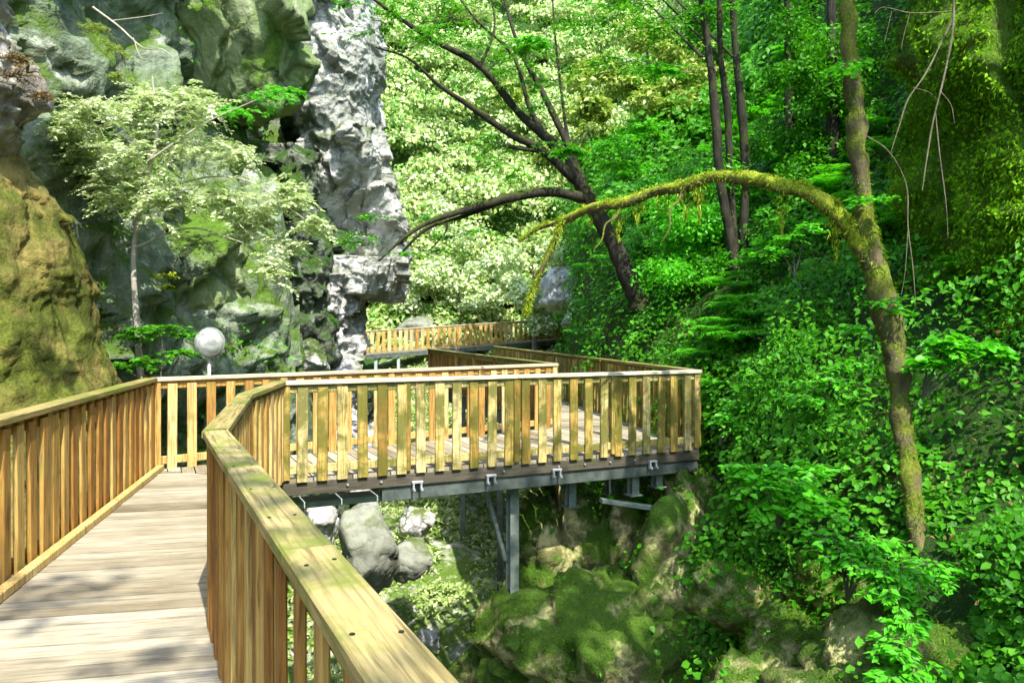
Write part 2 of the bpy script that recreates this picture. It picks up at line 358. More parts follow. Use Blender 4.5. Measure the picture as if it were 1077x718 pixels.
# ------------------------------------------------------------------ terrain
def xe(y):
    y = np.asarray(y, float)
    return np.where(y < 10.4, 2.9, np.maximum(2.9 - .2 * (y - 10.4), .066 * y + .85))
def gz(x, y):
    x = np.asarray(x, float); y = np.asarray(y, float)
    fl = -4.6 + .18 * np.maximum(y - 14, 0) * (y < 200)
    fl = np.minimum(fl, 1.5)
    fl = fl + .7 * sstep(1.2, -4.5, x) * sstep(12, 22, y)
    yy = np.clip(y, -4, 26)
    r = .9 * (x - 2.5) + .4 * (yy - 10) + np.clip(2.0 * (x - 5.6 - .13 * np.maximum(yy - 9, 0)), 0, 9)
    r = np.where(x > 14, np.minimum(r, 18 + .1 * (x - 14)), r); r = np.minimum(r, 22)
    z = fl + (np.maximum(r, fl) - fl) * sstep(-1.3, .5, x - xe(y))
    lf = np.clip(3.5 * (-6.2 - x - .02 * np.maximum(y - 20, 0) * 0), 0, 17) * sstep(31, 26, y)
    z = np.maximum(z, fl + lf)
    hill = np.clip((y - 40) * 1.08 + .3 * np.abs(x - 2), -9, 60)
    z = np.maximum(z, np.where(y > 38, hill, -99))
    p = np.stack([x, y, 0 * x], -1).reshape(-1, 3)
    nz = (fbm(p * .35, 4, 5) * .38).reshape(x.shape) + (fbm(p * 1.6, 3, 9) * .1).reshape(x.shape)
    return z + nz * np.clip(1 - .0 * x, 0, 1)
def gpt(x, y): return np.array([x, y, float(gz(np.array([x]), np.array([y]))[0])])
def gnorm(x, y, e=.15):
    dx = (gz(x + e, y) - gz(x - e, y)) / (2 * e); dy = (gz(x, y + e) - gz(x, y - e)) / (2 * e)
    return unit(np.stack([-dx, -dy, np.ones_like(dx)], -1))
def axis(dense0, dense1, step, far0, far1):
    a = list(np.arange(dense0, dense1, step)); s = step; v = dense0
    lo = []
    while v > far0: s *= 1.25; v -= s; lo.append(v)
    s = step; v = a[-1]; hi = []
    while v < far1: s *= 1.25; v += s; hi.append(v)
    return np.array(lo[::-1] + a + hi)
xs, ys = axis(-8, 12, .13, -260, 260), axis(0, 44, .17, -200, 320)
GX, GY = np.meshgrid(xs, ys); GZ = gz(GX, GY)
nx = len(xs); ii, jj = np.meshgrid(np.arange(len(ys) - 1), np.arange(nx - 1), indexing='ij')
gf = np.stack([ii * nx + jj, ii * nx + jj + 1, (ii + 1) * nx + jj + 1, (ii + 1) * nx + jj], -1).reshape(-1, 4)
ground = mk('ground', np.stack([GX, GY, GZ], -1).reshape(-1, 3), gf, M['ground'])
tag(ground, 'dark mossy forest ground of the gorge under the boardwalk', 'ground', kind='structure')
# sunlit gravel bed of the gorge: its own sheet a little above the ground
bx_, by_ = np.meshgrid(np.arange(-6.4, 1.4, .12), np.arange(9.5, 39, .14)); bz_ = gz(bx_, by_) + .05 - 1.2 * sstep(.2, 1.3, bx_ - xe(by_) + 2.3)
n2 = bx_.shape[1]; ii, jj = np.meshgrid(np.arange(bx_.shape[0] - 1), np.arange(n2 - 1), indexing='ij')
bf = np.stack([ii * n2 + jj, ii * n2 + jj + 1, (ii + 1) * n2 + jj + 1, (ii + 1) * n2 + jj], -1).reshape(-1, 4)
bed = mk('riverbed', np.stack([bx_, by_, bz_], -1).reshape(-1, 3), bf, M['gravel'])
tag(bed, 'pale sunlit gravel bed of the gorge below the walkway', 'riverbed', kind='structure')

# ------------------------------------------------------------------ rocks
_ico = {}
def ico(n):
    if n not in _ico:
        bm = bmesh.new(); bmesh.ops.create_icosphere(bm, subdivisions=n, radius=1.)
        _ico[n] = (np.array([v.co[:] for v in bm.verts]), np.array([[v.index for v in f.verts] for f in bm.faces])); bm.free()
    return _ico[n]
def rock_arrays(c, rad, seed, planes=12, sharp=9., amp=.09, n=5, fq=1.6, grooves=(), fac=.45):
    d, f = ico(n); rg = np.random.default_rng(seed)
    nn = unit(rg.normal(size=(planes, 3))); hh = rg.uniform(.68, 1., planes)
    q = np.maximum(d @ nn.T, 0) / hh
    r = 1 / (np.maximum((q ** sharp).sum(1), .25 ** sharp) ** (1 / sharp)); r = np.clip(r, .5, 1.25)
    rad = np.array(rad, float); v = d * r[:, None] * rad
    s = rad.mean()
    dsp = fbm(v / s * fq + seed, 5, seed) * amp + ridge(v / s * fq * 1.3 + seed, 4, seed + 5) * amp * .35
    v = v * (1 + dsp)[:, None]
    if fac: v = v * (1 + fac * (facet(v, s * .75, seed + 90) + .8 * facet(v, s * .3, seed + 91)) / s)[:, None]
    for (gn, gc, gw) in grooves:
        e = v @ unit(np.array(gn, float)) - gc + .16 * fbm(v * 1.1 + 9, 3, seed + 8)
        v = v * (1 - .07 * np.exp(-(e / gw) ** 2) - .05 * (e < 0) * np.exp(e / .5))[:, None]
    return v + np.array(c, float), f
def rock(name, c, rad, mat, label, cat='rock', seed=1, group=None, **kw):
    v, f = rock_arrays(c, rad, seed, **kw)
    base = np.array([c[0], c[1], v[:, 2].min()]); o = mk(name, v, f, mat, off=base); o.location = base
    return tag(o, label, cat, group)
def loft(name, levels, mat, seed=1, cut=None, nth=190, nz=240, pw=2.6, amp=.12, fq=.9, strata=0., fine=.03, fac=.6, vst=(1, 1, 1), kind=None, label=None, cat=None, parent=None):
    """rock column: levels (z, xl, xr, yfront, yback), rising"""
    L = np.array(sorted(levels)); z = np.linspace(L[0, 0], L[-1, 0], nz)
    X = [np.interp(z, L[:, 0], L[:, k]) for k in range(1, 5)]
    k = np.ones(5) / 5
    X = [np.convolve(np.pad(a, 2, 'edge'), k, 'valid') for a in X]
    th = np.linspace(0, 2 * np.pi, nth, endpoint=False); ct, st = np.cos(th), np.sin(th)
    sg = lambda a: np.sign(a) * np.abs(a) ** (2 / pw)
    cx = (X[0] + X[1]) / 2; rx = (X[1] - X[0]) / 2; cy = (X[2] + X[3]) / 2; ry = (X[3] - X[2]) / 2
    v = np.stack([cx[:, None] + rx[:, None] * sg(ct)[None], cy[:, None] + ry[:, None] * sg(st)[None], np.broadcast_to(z[:, None], (nz, nth))], -1)
    out = np.stack([np.broadcast_to(ct[None], (nz, nth)), np.broadcast_to(st[None], (nz, nth)), np.zeros((nz, nth))], -1).reshape(-1, 3)
    p = v.reshape(-1, 3)
    if cut: p = cut(p)
    dsp = amp * (fbm(p * fq, 6, seed) + .6 * ridge(p * fq * np.array([1, 1, 1.4]), 5, seed + 3))
    # blocky facets: quantised low-frequency offset
    bl = vnoise(p * fq * 1.7 + 7, seed + 40); dsp = dsp + amp * .9 * np.floor(bl * 3) / 3
    dsp = dsp + fine * (ridge(p * 2.6 + 3, 4, seed + 60) - .4) + fine * .5 * np.abs(fbm(p * 6.5, 3, seed + 70))
    dsp = dsp + fac * (facet(p * np.array(vst, float), 1.1, seed + 80) + .7 * facet(p * np.array(vst, float), .42, seed + 81))
    if strata: dsp = dsp + strata * np.sin(p[:, 2] * 6 + 2 * fbm(p * .7, 3, seed))
    p = p + out * dsp[:, None]; p[:, 2] += .4 * amp * fbm(p * fq * 1.5, 3, seed + 21)
    i = np.arange(nz - 1)[:, None] * nth; j = np.arange(nth)[None]; j2 = (j + 1) % nth
    f = np.stack([i + j, i + j2, i + nth + j2, i + nth + j], -1).reshape(-1, 4)
    p = np.vstack([p, [[cx[0], cy[0], z[0]], [cx[-1], cy[-1], z[-1] + .3]]]); m = nz * nth
    cap = [(m, (k + 1) % nth, k, k) for k in range(0)]
    o = mk(name, p, f, mat, parent)
    bm = bmesh.new(); bm.from_mesh(o.data); bmesh.ops.holes_fill(bm, edges=[e for e in bm.edges if len(e.link_faces) == 1], sides=0)
    for fc in bm.faces: fc.smooth = True
    bm.to_mesh(o.data); bm.free()
    return tag(o, label, cat, None, kind)
def px_levels(rows, d, yf, yb):
    return [(float(P(0, y, d)[2]), float(P(a, y, d)[0]), float(P(b, y, d)[0]), yf, yb) for (y, a, b) in rows]

def cliff(name, path, z0, z1, mat, lean, seed, amp=.5, fq=.35, nu=260, nv=220, label=None, facing=1, fine=.08, fac=.5, vst=(1, 1, 1)):
    """cliff face along a plan path; facing=1: open side on the right of the path direction"""
    p = smooth_path(path, 40); s = np.r_[0, np.cumsum(np.linalg.norm(np.diff(p, axis=0), axis=1))]
    u = np.linspace(0, s[-1], nu); q = np.stack([np.interp(u, s, p[:, k]) for k in range(2)], 1)
    t = unit(np.gradient(q, axis=0)); nrm = np.stack([t[:, 1], -t[:, 0]], 1) * facing
    z = np.linspace(z0, z1, nv)
    v = np.zeros((nv, nu, 3)); v[..., :2] = q[None] + nrm[None] * lean(z)[:, None, None]; v[..., 2] = z[:, None]
    pp = v.reshape(-1, 3); N3 = np.concatenate([nrm, np.zeros((nu, 1))], 1); N3 = np.broadcast_to(N3[None], (nv, nu, 3)).reshape(-1, 3)
    d = amp * (fbm(pp * fq, 5, seed) + .5 * ridge(pp * fq * 1.3, 4, seed + 2)) + fine * ridge(pp * 1.3 * np.array([1, 1, .7]), 5, seed + 9)
    d = d + amp * .6 * np.floor(3 * vnoise(pp * fq * 2.2 + 4, seed + 30)) / 3
    vst = np.array(vst, float); d = d + fac * (facet(pp * vst, 1.7, seed + 50) + .9 * facet(pp * vst, .6, seed + 51))
    pp = pp + N3 * d[:, None]
    i = np.arange(nv - 1)[:, None] * nu; j = np.arange(nu - 1)[None]
    f = np.stack([i + j, i + j + 1, i + nu + j + 1, i + nu + j], -1).reshape(-1, 4)
    o = mk(name, pp, f, mat); tag(o, label, 'cliff', kind='structure')
    return o, pp, N3

# left gorge wall
cl, clv, cln = cliff('cliff', [(-9, -6), (-7.4, -1), (-6.5, 3), (-6.3, 7), (-6.3, 9.5), (-5.6, 12), (-5.1, 14.5), (-5.6, 16.5), (-6.2, 19), (-6.2, 22), (-8, 27), (-14, 31)],
      -6, 17, M['rock_green'], lambda z: -.06 * z + .25 * np.sin(z * .9), 3, .4, .4, 480, 330, 'tall green stained rock wall on the left of the boardwalk')
# ochre mossy rock by the left railing
loft('mossy_rock', [(-5, -8.2, -3.9, 6.2, 11), (-1, -7.8, -4.35, 6.6, 10.8), (.3, -7.6, -4.62, 6.9, 10.5), (1.2, -7.4, -4.85, 7.1, 10.4), (2.0, -7.2, -5.05, 7.3, 10.2), (3.0, -7.2, -5.3, 7.5, 10), (3.6, -7.1, -5.75, 7.8, 9.6), (4.0, -6.9, -6.2, 8.2, 9.2)],
     M['rock_ochre'], 12, pw=2.2, amp=.09, fq=.7, fac=.3, vst=(1, 1, .28), label='smooth ochre and green mossy rock rising behind the left railing', cat='rock')
# dark dripstone rock at the upper left edge
loft('dripstone_rock', [(2.2, -7.8, -5.95, 7.7, 8.8), (2.8, -7.8, -5.7, 7.5, 8.8), (3.5, -7.8, -5.45, 7.3, 8.8), (4.2, -7.8, -5.3, 7.2, 8.8), (5.2, -7.8, -5.2, 7.1, 8.8), (6.4, -8, -5.3, 7.1, 8.8)],
     M['rock_drip'], 23, pw=2.4, amp=.09, fq=1.5, strata=.0, label='pale streaked dripstone rock overhanging at the upper left edge', cat='rock')
# smooth slab high on the wall
rock('rock_slab', P(215, 25, 13) + np.array([0, 1.0, .4]), (1.15, 1.2, 2.1), M['rock_slab'], 'big smooth olive green slab jutting out high on the left wall', 'rock', 31, planes=9, sharp=16., amp=.04, n=6)
# grey green shoulder beside the lamp
rock('rock_shoulder', P(240, 350, 13.5) + np.array([0, 1.2, -.5]), (1.25, 1.5, 2.6), M['rock_green'], 'rounded grey green rock shoulder behind the globe lamp', 'rock', 44, planes=8, sharp=8., amp=.06, n=6)
rock('rock_shoulder', P(150, 290, 12.6) + np.array([0, 1., 0]), (1.2, 1.2, 1.6), M['rock_slab'], 'cracked olive rock above the green shrub behind the left railing corner', 'rock', 47, planes=10, sharp=12., amp=.06, n=6)
# dark recess rock below the outcrop
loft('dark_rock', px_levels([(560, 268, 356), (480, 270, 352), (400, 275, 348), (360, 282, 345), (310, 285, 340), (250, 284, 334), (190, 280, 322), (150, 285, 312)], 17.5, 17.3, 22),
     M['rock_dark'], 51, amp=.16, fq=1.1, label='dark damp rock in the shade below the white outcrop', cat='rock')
# white outcrop: its lower right face undercuts to a ledge
def undercut(p):
    p = p.copy(); a, b = P(322, 195, 19), P(392, 95, 19); zl = P(0, 272, 19)[2]
    zd = a[2] + (p[:, 0] - a[0]) * (b[2] - a[2]) / (b[0] - a[0])
    dd = np.clip(zd - p[:, 2], 0, 9) * (p[:, 2] > zl)
    p[:, 1] = np.maximum(p[:, 1], np.where(dd > 0, 18.4 + np.minimum(.85 * dd, 2.6), -99)); return p
loft('rock_outcrop', px_levels([(312, 362, 394), (303, 350, 404), (288, 346, 408), (270, 342, 408), (240, 330, 404), (200, 318, 390), (130, 303, 379), (60, 298, 373), (0, 302, 366), (-70, 310, 360), (-140, 316, 350)], 19, 18.4, 24),
     M['rock_grey'], 62, cut=undercut, nz=400, nth=260, pw=2.7, amp=.14, fq=.6, fine=.022, fac=.5, label='tall white and grey limestone outcrop lit by the sun', cat='rock')
loft('pale_rock', px_levels([(520, 335, 384), (430, 338, 368), (390, 340, 361), (350, 342, 356), (312, 346, 360), (290, 346, 366)], 18.3, 18.0, 21),
     M['rock_pale'], 66, amp=.1, fq=1.6, label='narrow pale rock foot under the overhanging outcrop', cat='rock')

# right moss wall
mw, mwv, mwn = cliff('moss_wall', [(10, 14.5), (8, 12.2), (6.3, 10.6), (5.35, 9.4), (4.82, 8.2), (5.15, 7.4), (6.2, 6.95), (9, 6.6)],
      -2, 8, M['moss_wall'], lambda z: -.03 * z + .16 * np.sin(z * 1.3 + 1), 8, .26, .7, 240, 220, 'moss covered rock wall along the right edge of the gorge', facing=1, fac=.4, vst=(1, 1, .3))

# boulders
BIG = [('boulder', P(640, 690, 8.8) + np.array([0, .6, -.75]), (2.35, 1.6, 1.4), 71, 'huge mossy boulder with dark top under the front of the deck'),
       ('boulder', P(705, 655, 9.3) + np.array([0.1, .6, -1.05]), (1.35, 1.4, 1.75), 72, 'mossy boulder supporting the steel frame under the right deck corner'),
       ('boulder', P(620, 570, 10.6) + np.array([0, .6, -1.0]), (1.15, 1.2, 1.5), 73, 'dark boulder in the shade behind the square steel post')]
for nme, c, rad, sd, lb in BIG:
    rock(nme, c, rad, M['rock_moss'], lb, 'boulder', sd, n=6, planes=15, sharp=14., amp=.11, grooves=[((.25, .2, 1), .35, .035), ((.8, -.2, .6), .5, .03), ((-.3, .1, 1), -.25, .03)])
for px, py, d, r, sd, lb in [(800, 615, 7.4, .42, 81, 'rounded mossy boulder left of the small stump among the ivy'), (850, 660, 6.6, .40, 82, 'olive mossy boulder below the saplings'),
                             (820, 720, 6.0, .55, 83, 'bright green mossy boulder at the bottom edge of the picture'), (1010, 700, 5.2, .6, 84, 'brown mossy boulder in the lower right corner'),
                             (880, 610, 7.0, .35, 85, 'small dark boulder under the bright saplings'), (745, 500, 10.2, .55, 86, 'dark mossy boulder just right of the deck corner'),
                             (985, 620, 6.4, .5, 87, 'ivy hung boulder right of the leaning trunk foot')]:
    rock('boulder', P(px, py, d) + np.array([0, r * .8, -r * .75]), (r * 1.2, r * .9, r * .85), M['rock_moss'], lb, 'boulder', sd, n=5, amp=.13)
for px, py, d, r, sd, m, lb in [(614, 302, 31, 1.3, 91, 'rock_pale', 'pale round rock behind the far railing at the foot of the green slope'), (440, 342, 38.5, 1.9, 92, 'rock_smooth', 'low olive rock just above the far railing'),
                             (618, 325, 30, .75, 93, 'rock_pale', 'white sunlit rock below the pale round rock'), (385, 335, 41, 1.6, 94, 'rock_pale', 'white rock in the gap under the outcrop'),
                             (382, 572, 13.6, .52, 95, 'rock_smooth', 'smooth grey green boulder standing below the walkway'), (425, 585, 14.4, .42, 96, 'rock_smooth', 'smaller olive boulder beside the smooth grey one'),
                             (325, 548, 15.5, .5, 97, 'rock_pale', 'white broken rock left of the smooth grey boulder'), (440, 545, 17.5, .4, 98, 'rock_pale', 'pale rough rock among the low plants below the deck'),
                             (450, 670, 13.5, .2, 99, 'rock_pale', 'white stone at the foot of the huge mossy boulder'), (320, 370, 16.6, .42, 101, 'rock_grey', 'light grey rock lying in the dark recess')]:
    rock('boulder', P(px, py, d) + np.array([0, r * .6, -r * .25]), (r, r, r * 1.75 if sd == 95 else r * .8), M[m], lb, 'boulder', sd, n=5, amp=.07, planes=10, fac=.15 if 'smooth' in m else .45)

# ------------------------------------------------------------------ boardwalk
Lb, Dd = np.array([-1.45, -2.6]), np.array([-4.10, 8.65])
Rb, Aa, Bb, Cc = np.array([1.70, -2.6]), np.array([-1.60, 4.1]), np.array([-2.26, 6.45]), np.array([-2.45, 8.05])
Ee, Gg = np.array([2.55, 10.4]), np.array([.72, 12.5])
Ff, Hh = np.array([-.62, 27.]), np.array([-2.5, 23.])
def clip_strip(poly, o, d, a, b):
    """clip polygon to a <= (p-o).d <= b"""
    def half(pl, s, lim):
        out = []
        for i in range(len(pl)):
            p, q = pl[i], pl[(i + 1) % len(pl)]; fp, fq = s * ((p - o) @ d) - s * lim, s * ((q - o) @ d) - s * lim
            if fp >= 0: out.append(p)
            if fp * fq < 0: out.append(p + (q - p) * fp / (fp - fq))
        return out
    pl = half(poly, 1, a)
    return half(pl, -1, b) if pl else []
def decking(name, poly, along, parent, w=.142, gap=.013, th=.04, ztop=0., mat=None):
    """planks lie across the direction 'along'; local x of the mesh = along the planks"""
    al = unit(np.array(along, float)); pd = np.array([al[1], -al[0]]); rz = math.atan2(pd[1], pd[0])
    t = [(p - poly[0]) @ al for p in poly]; a = min(t); mb = MB()
    while a < max(t):
        pl = clip_strip(poly, poly[0], al, a + gap / 2, a + w - gap / 2); a += w
        if len(pl) < 3: continue
        u = [np.array([q @ pd, q @ al]) for q in pl]; dz = random.uniform(-.003, .003)
        u = [q for k, q in enumerate(u) if np.linalg.norm(q - u[k - 1]) > 1e-4]
        n = len(u)
        if n < 3: continue
        top = [(q[0], q[1], ztop + dz) for q in u]; bot = [(q[0], q[1], ztop + dz - th) for q in u]
        mb.add(top + bot, [tuple(range(n)), tuple(range(2 * n - 1, n - 1, -1))] + [(k, k + n, (k + 1) % n + n, (k + 1) % n) for k in range(n)])
    o = mb.build(name, mat or M['deck'], parent); o.rotation_euler = (0, 0, rz); return o
def edge_beam(parent, pts, name, mat, w, h, z, inset=0.):
    for p, q in zip(pts[:-1], pts[1:]):
        d = unit(q - p); n = np.array([-d[1], d[0]]) * inset; mb = MB()
        L = np.linalg.norm(q - p); mb.box((0, 0, 0), (L, w, h)); o = mb.build(name, mat, parent)
        c = (p + q) / 2 + n; o.location = (c[0], c[1], z); o.rotation_euler = (0, 0, math.atan2(d[1], d[0]))

bw = empty('boardwalk', (0, 0, 0), 0, 'near wooden walkway of pale sunlit planks leading away from the viewer', 'boardwalk', 'boardwalk sections')
decking('decking', [Lb, Dd, Cc, Bb, Aa, Rb], Dd - Lb + np.array([.35, 0]), bw)
edge_beam(bw, [Lb, Dd], 'edge_beam', M['darktimber'], .06, .16, -.125, -.05)
edge_beam(bw, [Rb, Aa, Bb, Cc], 'edge_beam', M['darktimber'], .06, .16, -.125, .05)
edge_beam(bw, [Rb, Aa, Bb, Cc], 'steel_beam', M['steel'], .10, .22, -.318, .12)
edge_beam(bw, [Lb, Dd], 'steel_beam', M['steel'], .10, .22, -.318, -.12)

pl = empty('boardwalk', (0, 0, 0), 0, 'wooden landing on steel posts built out over the mossy boulders', 'boardwalk', 'boardwalk sections')
fd = unit(Ee - Cc); fn = np.array([fd[1], -fd[0]])
decking('decking', [Dd + np.array([.02, .01]), Gg, Ee, Cc], fd, pl)
edge_beam(pl, [Cc, Ee], 'edge_beam', M['darktimber'], .07, .13, -.108, .02)
edge_beam(pl, [Cc + .2 * (Ee - Cc), Ee], 'steel_beam', M['steel'], .09, .16, -.256, .06)
edge_beam(pl, [Dd + fd * .5, Gg], 'steel_beam', M['steel'], .09, .18, -.15, -.08)
mb = MB()
p0 = np.array([-2.75, 8.75]); p1 = np.array([-1.55, 9.3]); mb.bar((p0[0], p0[1], -.42), (p1[0], p1[1], -.42), .34, .07); mb.build('pale_beam', M['palesteel'], pl)  # light on this beam is put into its pale steel colour
# clamps under the front edge
for px in (438, 515, 584, 684):
    k = (px - 296) / (736 - 296.); d = 8.05 + k * 0; 
    # where the front line meets that viewing distance: solve along the line
    best = min(np.linspace(0, 1, 400), key=lambda s: abs((CX + F * (Cc + (Ee - Cc) * s)[0] / (Cc + (Ee - Cc) * s)[1]) - px))
    c = Cc + (Ee - Cc) * best + fn * .045; rz = math.atan2(fd[1], fd[0]); mb = MB()
    for sx in (-1, 1):
        mb.box((sx * .045, 0, -.03), (.022, .05, .085))
        mb.cyl((sx * .045, -.03, -.055), (sx * .045, -.05, -.055), .017, 8)
    mb.box((0, 0, .025), (.125, .052, .026))
    ob = mb.build('clamp', M['galv'], pl); ob.location = (c[0], c[1], -.16); ob.rotation_euler = (0, 0, rz)
for k in range(14):
    s = .06 + k * .068
    if random.random() < .35: continue
    c = Cc + (Ee - Cc) * s + fn * .022; mb = MB(); mb.cyl((0, 0, 0), (0, -.014, 0), .013, 8); ob = mb.build('bolt', M['galv'], pl)
    ob.location = (c[0], c[1], -.1); ob.rotation_euler = (0, 0, math.atan2(fd[1], fd[0]))
def hpost(x, y, z0, z1, w=.11, name='post'):
    mb = MB(); h = z1 - z0
    mb.box((0, -w / 2, h / 2), (w, .012, h), 0, .001); mb.box((0, w / 2, h / 2), (w, .012, h), 0, .001); mb.box((0, 0, h / 2), (.012, w - .014, h), 0, .001)
    mb.box((0, 0, .008), (w * 1.7, w * 1.7, .016), 0, .001); mb.box((0, 0, h - .008), (w * 1.3, w * 1.3, .014), 0, .001)
    o = mb.build(name, M['poststeel'], pl); o.location = (x, y, z0); o.rotation_euler = (0, 0, math.atan2(fd[1], fd[0])); return o
q = P(539, 590, 9.6); hpost(q[0], 9.6, -1.9, -.345, .12)
mb = MB(); a = P(510, 512, 9.5); b = P(531, 588, 9.62); mb.bar(a, b, .07, .05); mb.build('brace', M['poststeel'], pl)
for px, d, zb in ((666, 10.2, -.62), (691, 10.4, -.55), (600, 10.1, -.75), (641, 11.6, -.9)):
    q = P(px, 500, d); hpost(q[0], d, zb, -.345, .11)
mb = MB(); mb.bar(P(632, 526, 9.7), P(708, 537, 9.9), .13, .05); mb.build('foot_plate', M['poststeel'], pl)
mb = MB(); mb.bar(P(585, 500, 10.2), P(598, 522, 10.3), .06, .04); mb.build('brace', M['poststeel'], pl)
mb = MB(); mb.box(P(710, 534, 9.9), (.16, .14, .12)); mb.build('foot_block', M['poststeel'], pl)

fw = empty('boardwalk', (0, 0, 0), 0, 'middle wooden walkway running back and left from the landing', 'boardwalk', 'boardwalk sections')
decking('decking', [Gg + np.array([.01, .02]), Hh, Ff, Ee + np.array([0, .02])], Ff - Ee, fw)
edge_beam(fw, [Gg, Hh], 'steel_beam', M['steel'], .1, .28, -.2, -.08)
edge_beam(fw, [Ee, Ff], 'steel_beam', M['steel'], .1, .28, -.2, .08)
for s in (.3, .6, .9):
    for A, B in ((Gg, Hh), (Ee, Ff)):
        c = A + (B - A) * s; g = gz(np.array([c[0]]), np.array([c[1]]))[0]
        if g < -.5:
            mb = MB(); mb.box((0, 0, (g - .35) / 2), (.12, .12, -.3 - g)); ob = mb.build('post', M['steel'], fw); ob.location = (c[0], c[1], 0)

# far ramp
fa, fb = P(330, 375, 33.5), P(612, 354, 38.5)
fb2, fa2 = fb + np.array([-.2, 1.5, 0]), fa + np.array([-.2, 1.5, 0])
rp = empty('boardwalk', (0, 0, 0), 0, 'distant wooden ramp climbing to the right across the gorge', 'boardwalk', 'boardwalk sections')
mb = MB(); mb.bar(fa + np.array([0, .75, -.05]), fb + np.array([0, .75, -.05]), 1.5, .06); mb.build('decking', M['deck'], rp)
mb = MB(); mb.bar(fa + np.array([0, 0.02, -.2]), fb + np.array([0, 0.02, -.2]), .12, .2); mb.build('steel_beam', M['steel'], rp)
for px in (392, 412, 452, 520, 560):
    s = (px - 340) / 252.; c = fa + (fb - fa) * s; mb = MB(); g = gz(np.array([c[0]]), np.array([c[1] + .1]))[0] - .2
    h = c[2] - .3 - g
    if h > .2:
        mb.box((0, 0, -h / 2), (.13, .13, h)); ob = mb.build('post', M['palesteel'], rp); ob.location = (c[0], c[1] + .1, c[2] - .3)

# ------------------------------------------------------------------ railings
def railing(A, B, label, H=1.05, z0=0., z1=None, spacing=.205, bw_=.098, bt=.03, topw=.14, mat='board', rail='rail', side=1, posts=1.45, low=.0, sub=True, zlow=None, cap=True, ext=(0, 0), jitter=.0, under=0., toe=0.):
    """A->B in plan; side=+1: boards on the right of the direction A->B"""
    A, B = np.array(A, float), np.array(B, float); L = float(np.linalg.norm(B[:2] - A[:2])); rz = math.atan2(B[1] - A[1], B[0] - A[0])
    z1 = z0 if z1 is None else z1; sl = (z1 - z0) / L
    root = empty('railing', (A[0], A[1], z0), rz, label, 'railing', 'railings of the boardwalk')
    def slab(name, x0, x1, y, zc, w, h, mat_, bev=.006):
        mb = MB(); mb.bar((x0, y, zc + sl * x0), (x1, y, zc + sl * x1), w, h, bev); return mb.build(name, mat_, root)
    # top rail in lengths
    n = max(1, round(L / 2.9)); cuts = np.linspace(-ext[0], L + ext[1], n + 1)
    for a, b in zip(cuts[:-1], cuts[1:]): slab('top_rail', a + .002, b - .002, 0, H - .022, topw, .045, M[rail])
    if sub: slab('upper_rail', .0, L, side * 0., H - .09, .038, .085, M[mat])
    slab('lower_rail', .0, L, 0., (.1 if zlow is None else zlow), .038, .09, M[mat])
    if toe: slab('toe_board', .0, L, -side * toe, .03, .07, .058, M['board'])
    # posts
    np_ = max(1, round(L / posts))
    pm = None
    for k in range(np_ + 1):
        x = min(max(L * k / np_, .05), L - .05)
        if pm is None:
            mb = MB(); mb.box((0, 0, (H - .047 - under) / 2), (.085, .085, H - .047 + under), 0, .005); pm = mb.build('post', M[mat], root)
            o = pm
        else: o = pm.copy(); link(o, root)
        o.location = (x, -side * .064 * 0, sl * x)
    nb = int((L - .12) / spacing)
    mb = MB(); h = H - .075 - low; mb.box((0, 0, h / 2), (bw_, bt, h), 0, .005); b0 = mb.build('baluster', M[mat], root)
    for k in range(nb):
        x = .1 + (L - .2) * (k + .5) / nb
        o = b0 if k == 0 else link(b0.copy(), root)
        o.location = (x + random.uniform(-jitter, jitter), -side * (.021 + bt / 2) if bt < .035 else -side * .04, low + sl * x); o.rotation_euler = (random.uniform(-.006, .006), random.uniform(-.008, .008), random.uniform(-.03, .03))
    return root
railing(Lb, Dd, 'long left railing of orange brown boards beside the sunlit planks', side=1, spacing=.215, bw_=.11, mat='board_orange', posts=1.6, zlow=.07, toe=.1)
railing(Rb, Aa, 'near right railing with the broad greenish hand rail running to the viewer', side=-1, spacing=.23, bw_=.062, bt=.022, topw=.128, mat='board_orange', rail='rail', posts=1.7, zlow=.07, toe=-.06)
near = [o for o in bpy.data.objects if o.get('label', '').startswith('near right railing')][0]
mb = MB(); mb.cyl((0, 0, 0), (0, 0, .0025), .0055, 8); sc0 = None
for k in range(16):
    for sy in (-1, 1):
        o = mb.build('screw', M['darksteel'], near) if sc0 is None else link(sc0.copy(), near)
        sc0 = sc0 or o; o.location = (.25 + k * .46 + random.uniform(-.02, .02), sy * .035 + random.uniform(-.006, .006), 1.05)
railing(Aa, Bb, 'short mossy railing just past the sharp bend of the hand rail', side=1, spacing=.215, bw_=.10, topw=.13, mat='board', posts=1.3, ext=(.03, .02))
railing(Bb, Cc, 'short railing ending at the left corner of the landing front', side=1, spacing=.215, bw_=.10, topw=.13, mat='board', posts=1.6, ext=(.0, .03))
railing(Cc, Ee, 'front railing of pale yellow boards along the landing edge', side=1, spacing=.218, bw_=.112, mat='board_mossy', rail='rail_pale', posts=1.33, low=-.03, topw=.12, jitter=.008)
railing(Dd, Gg, 'back railing of the landing running from the left corner below the globe lamp', side=1, spacing=.22, bw_=.105, mat='board', rail='rail_pale', posts=1.6, topw=.12)
railing(Ee, Ff, 'mossy railing on the slope side of the middle walkway', side=-1, spacing=.19, bw_=.1, mat='board_mossy', rail='rail', posts=1.9, topw=.12)
railing(Gg, Hh, 'railing on the gorge side of the middle walkway', side=1, spacing=.15, bw_=.1, mat='board_orange', rail='rail', posts=1.9, topw=.12)
railing(fa[:2], fb[:2], 'distant pale railing of the ramp seen across the gorge', z0=fa[2], z1=fb[2], spacing=.26, bw_=.16, mat='board', rail='rail_pale', posts=3, topw=.12, H=1.0)

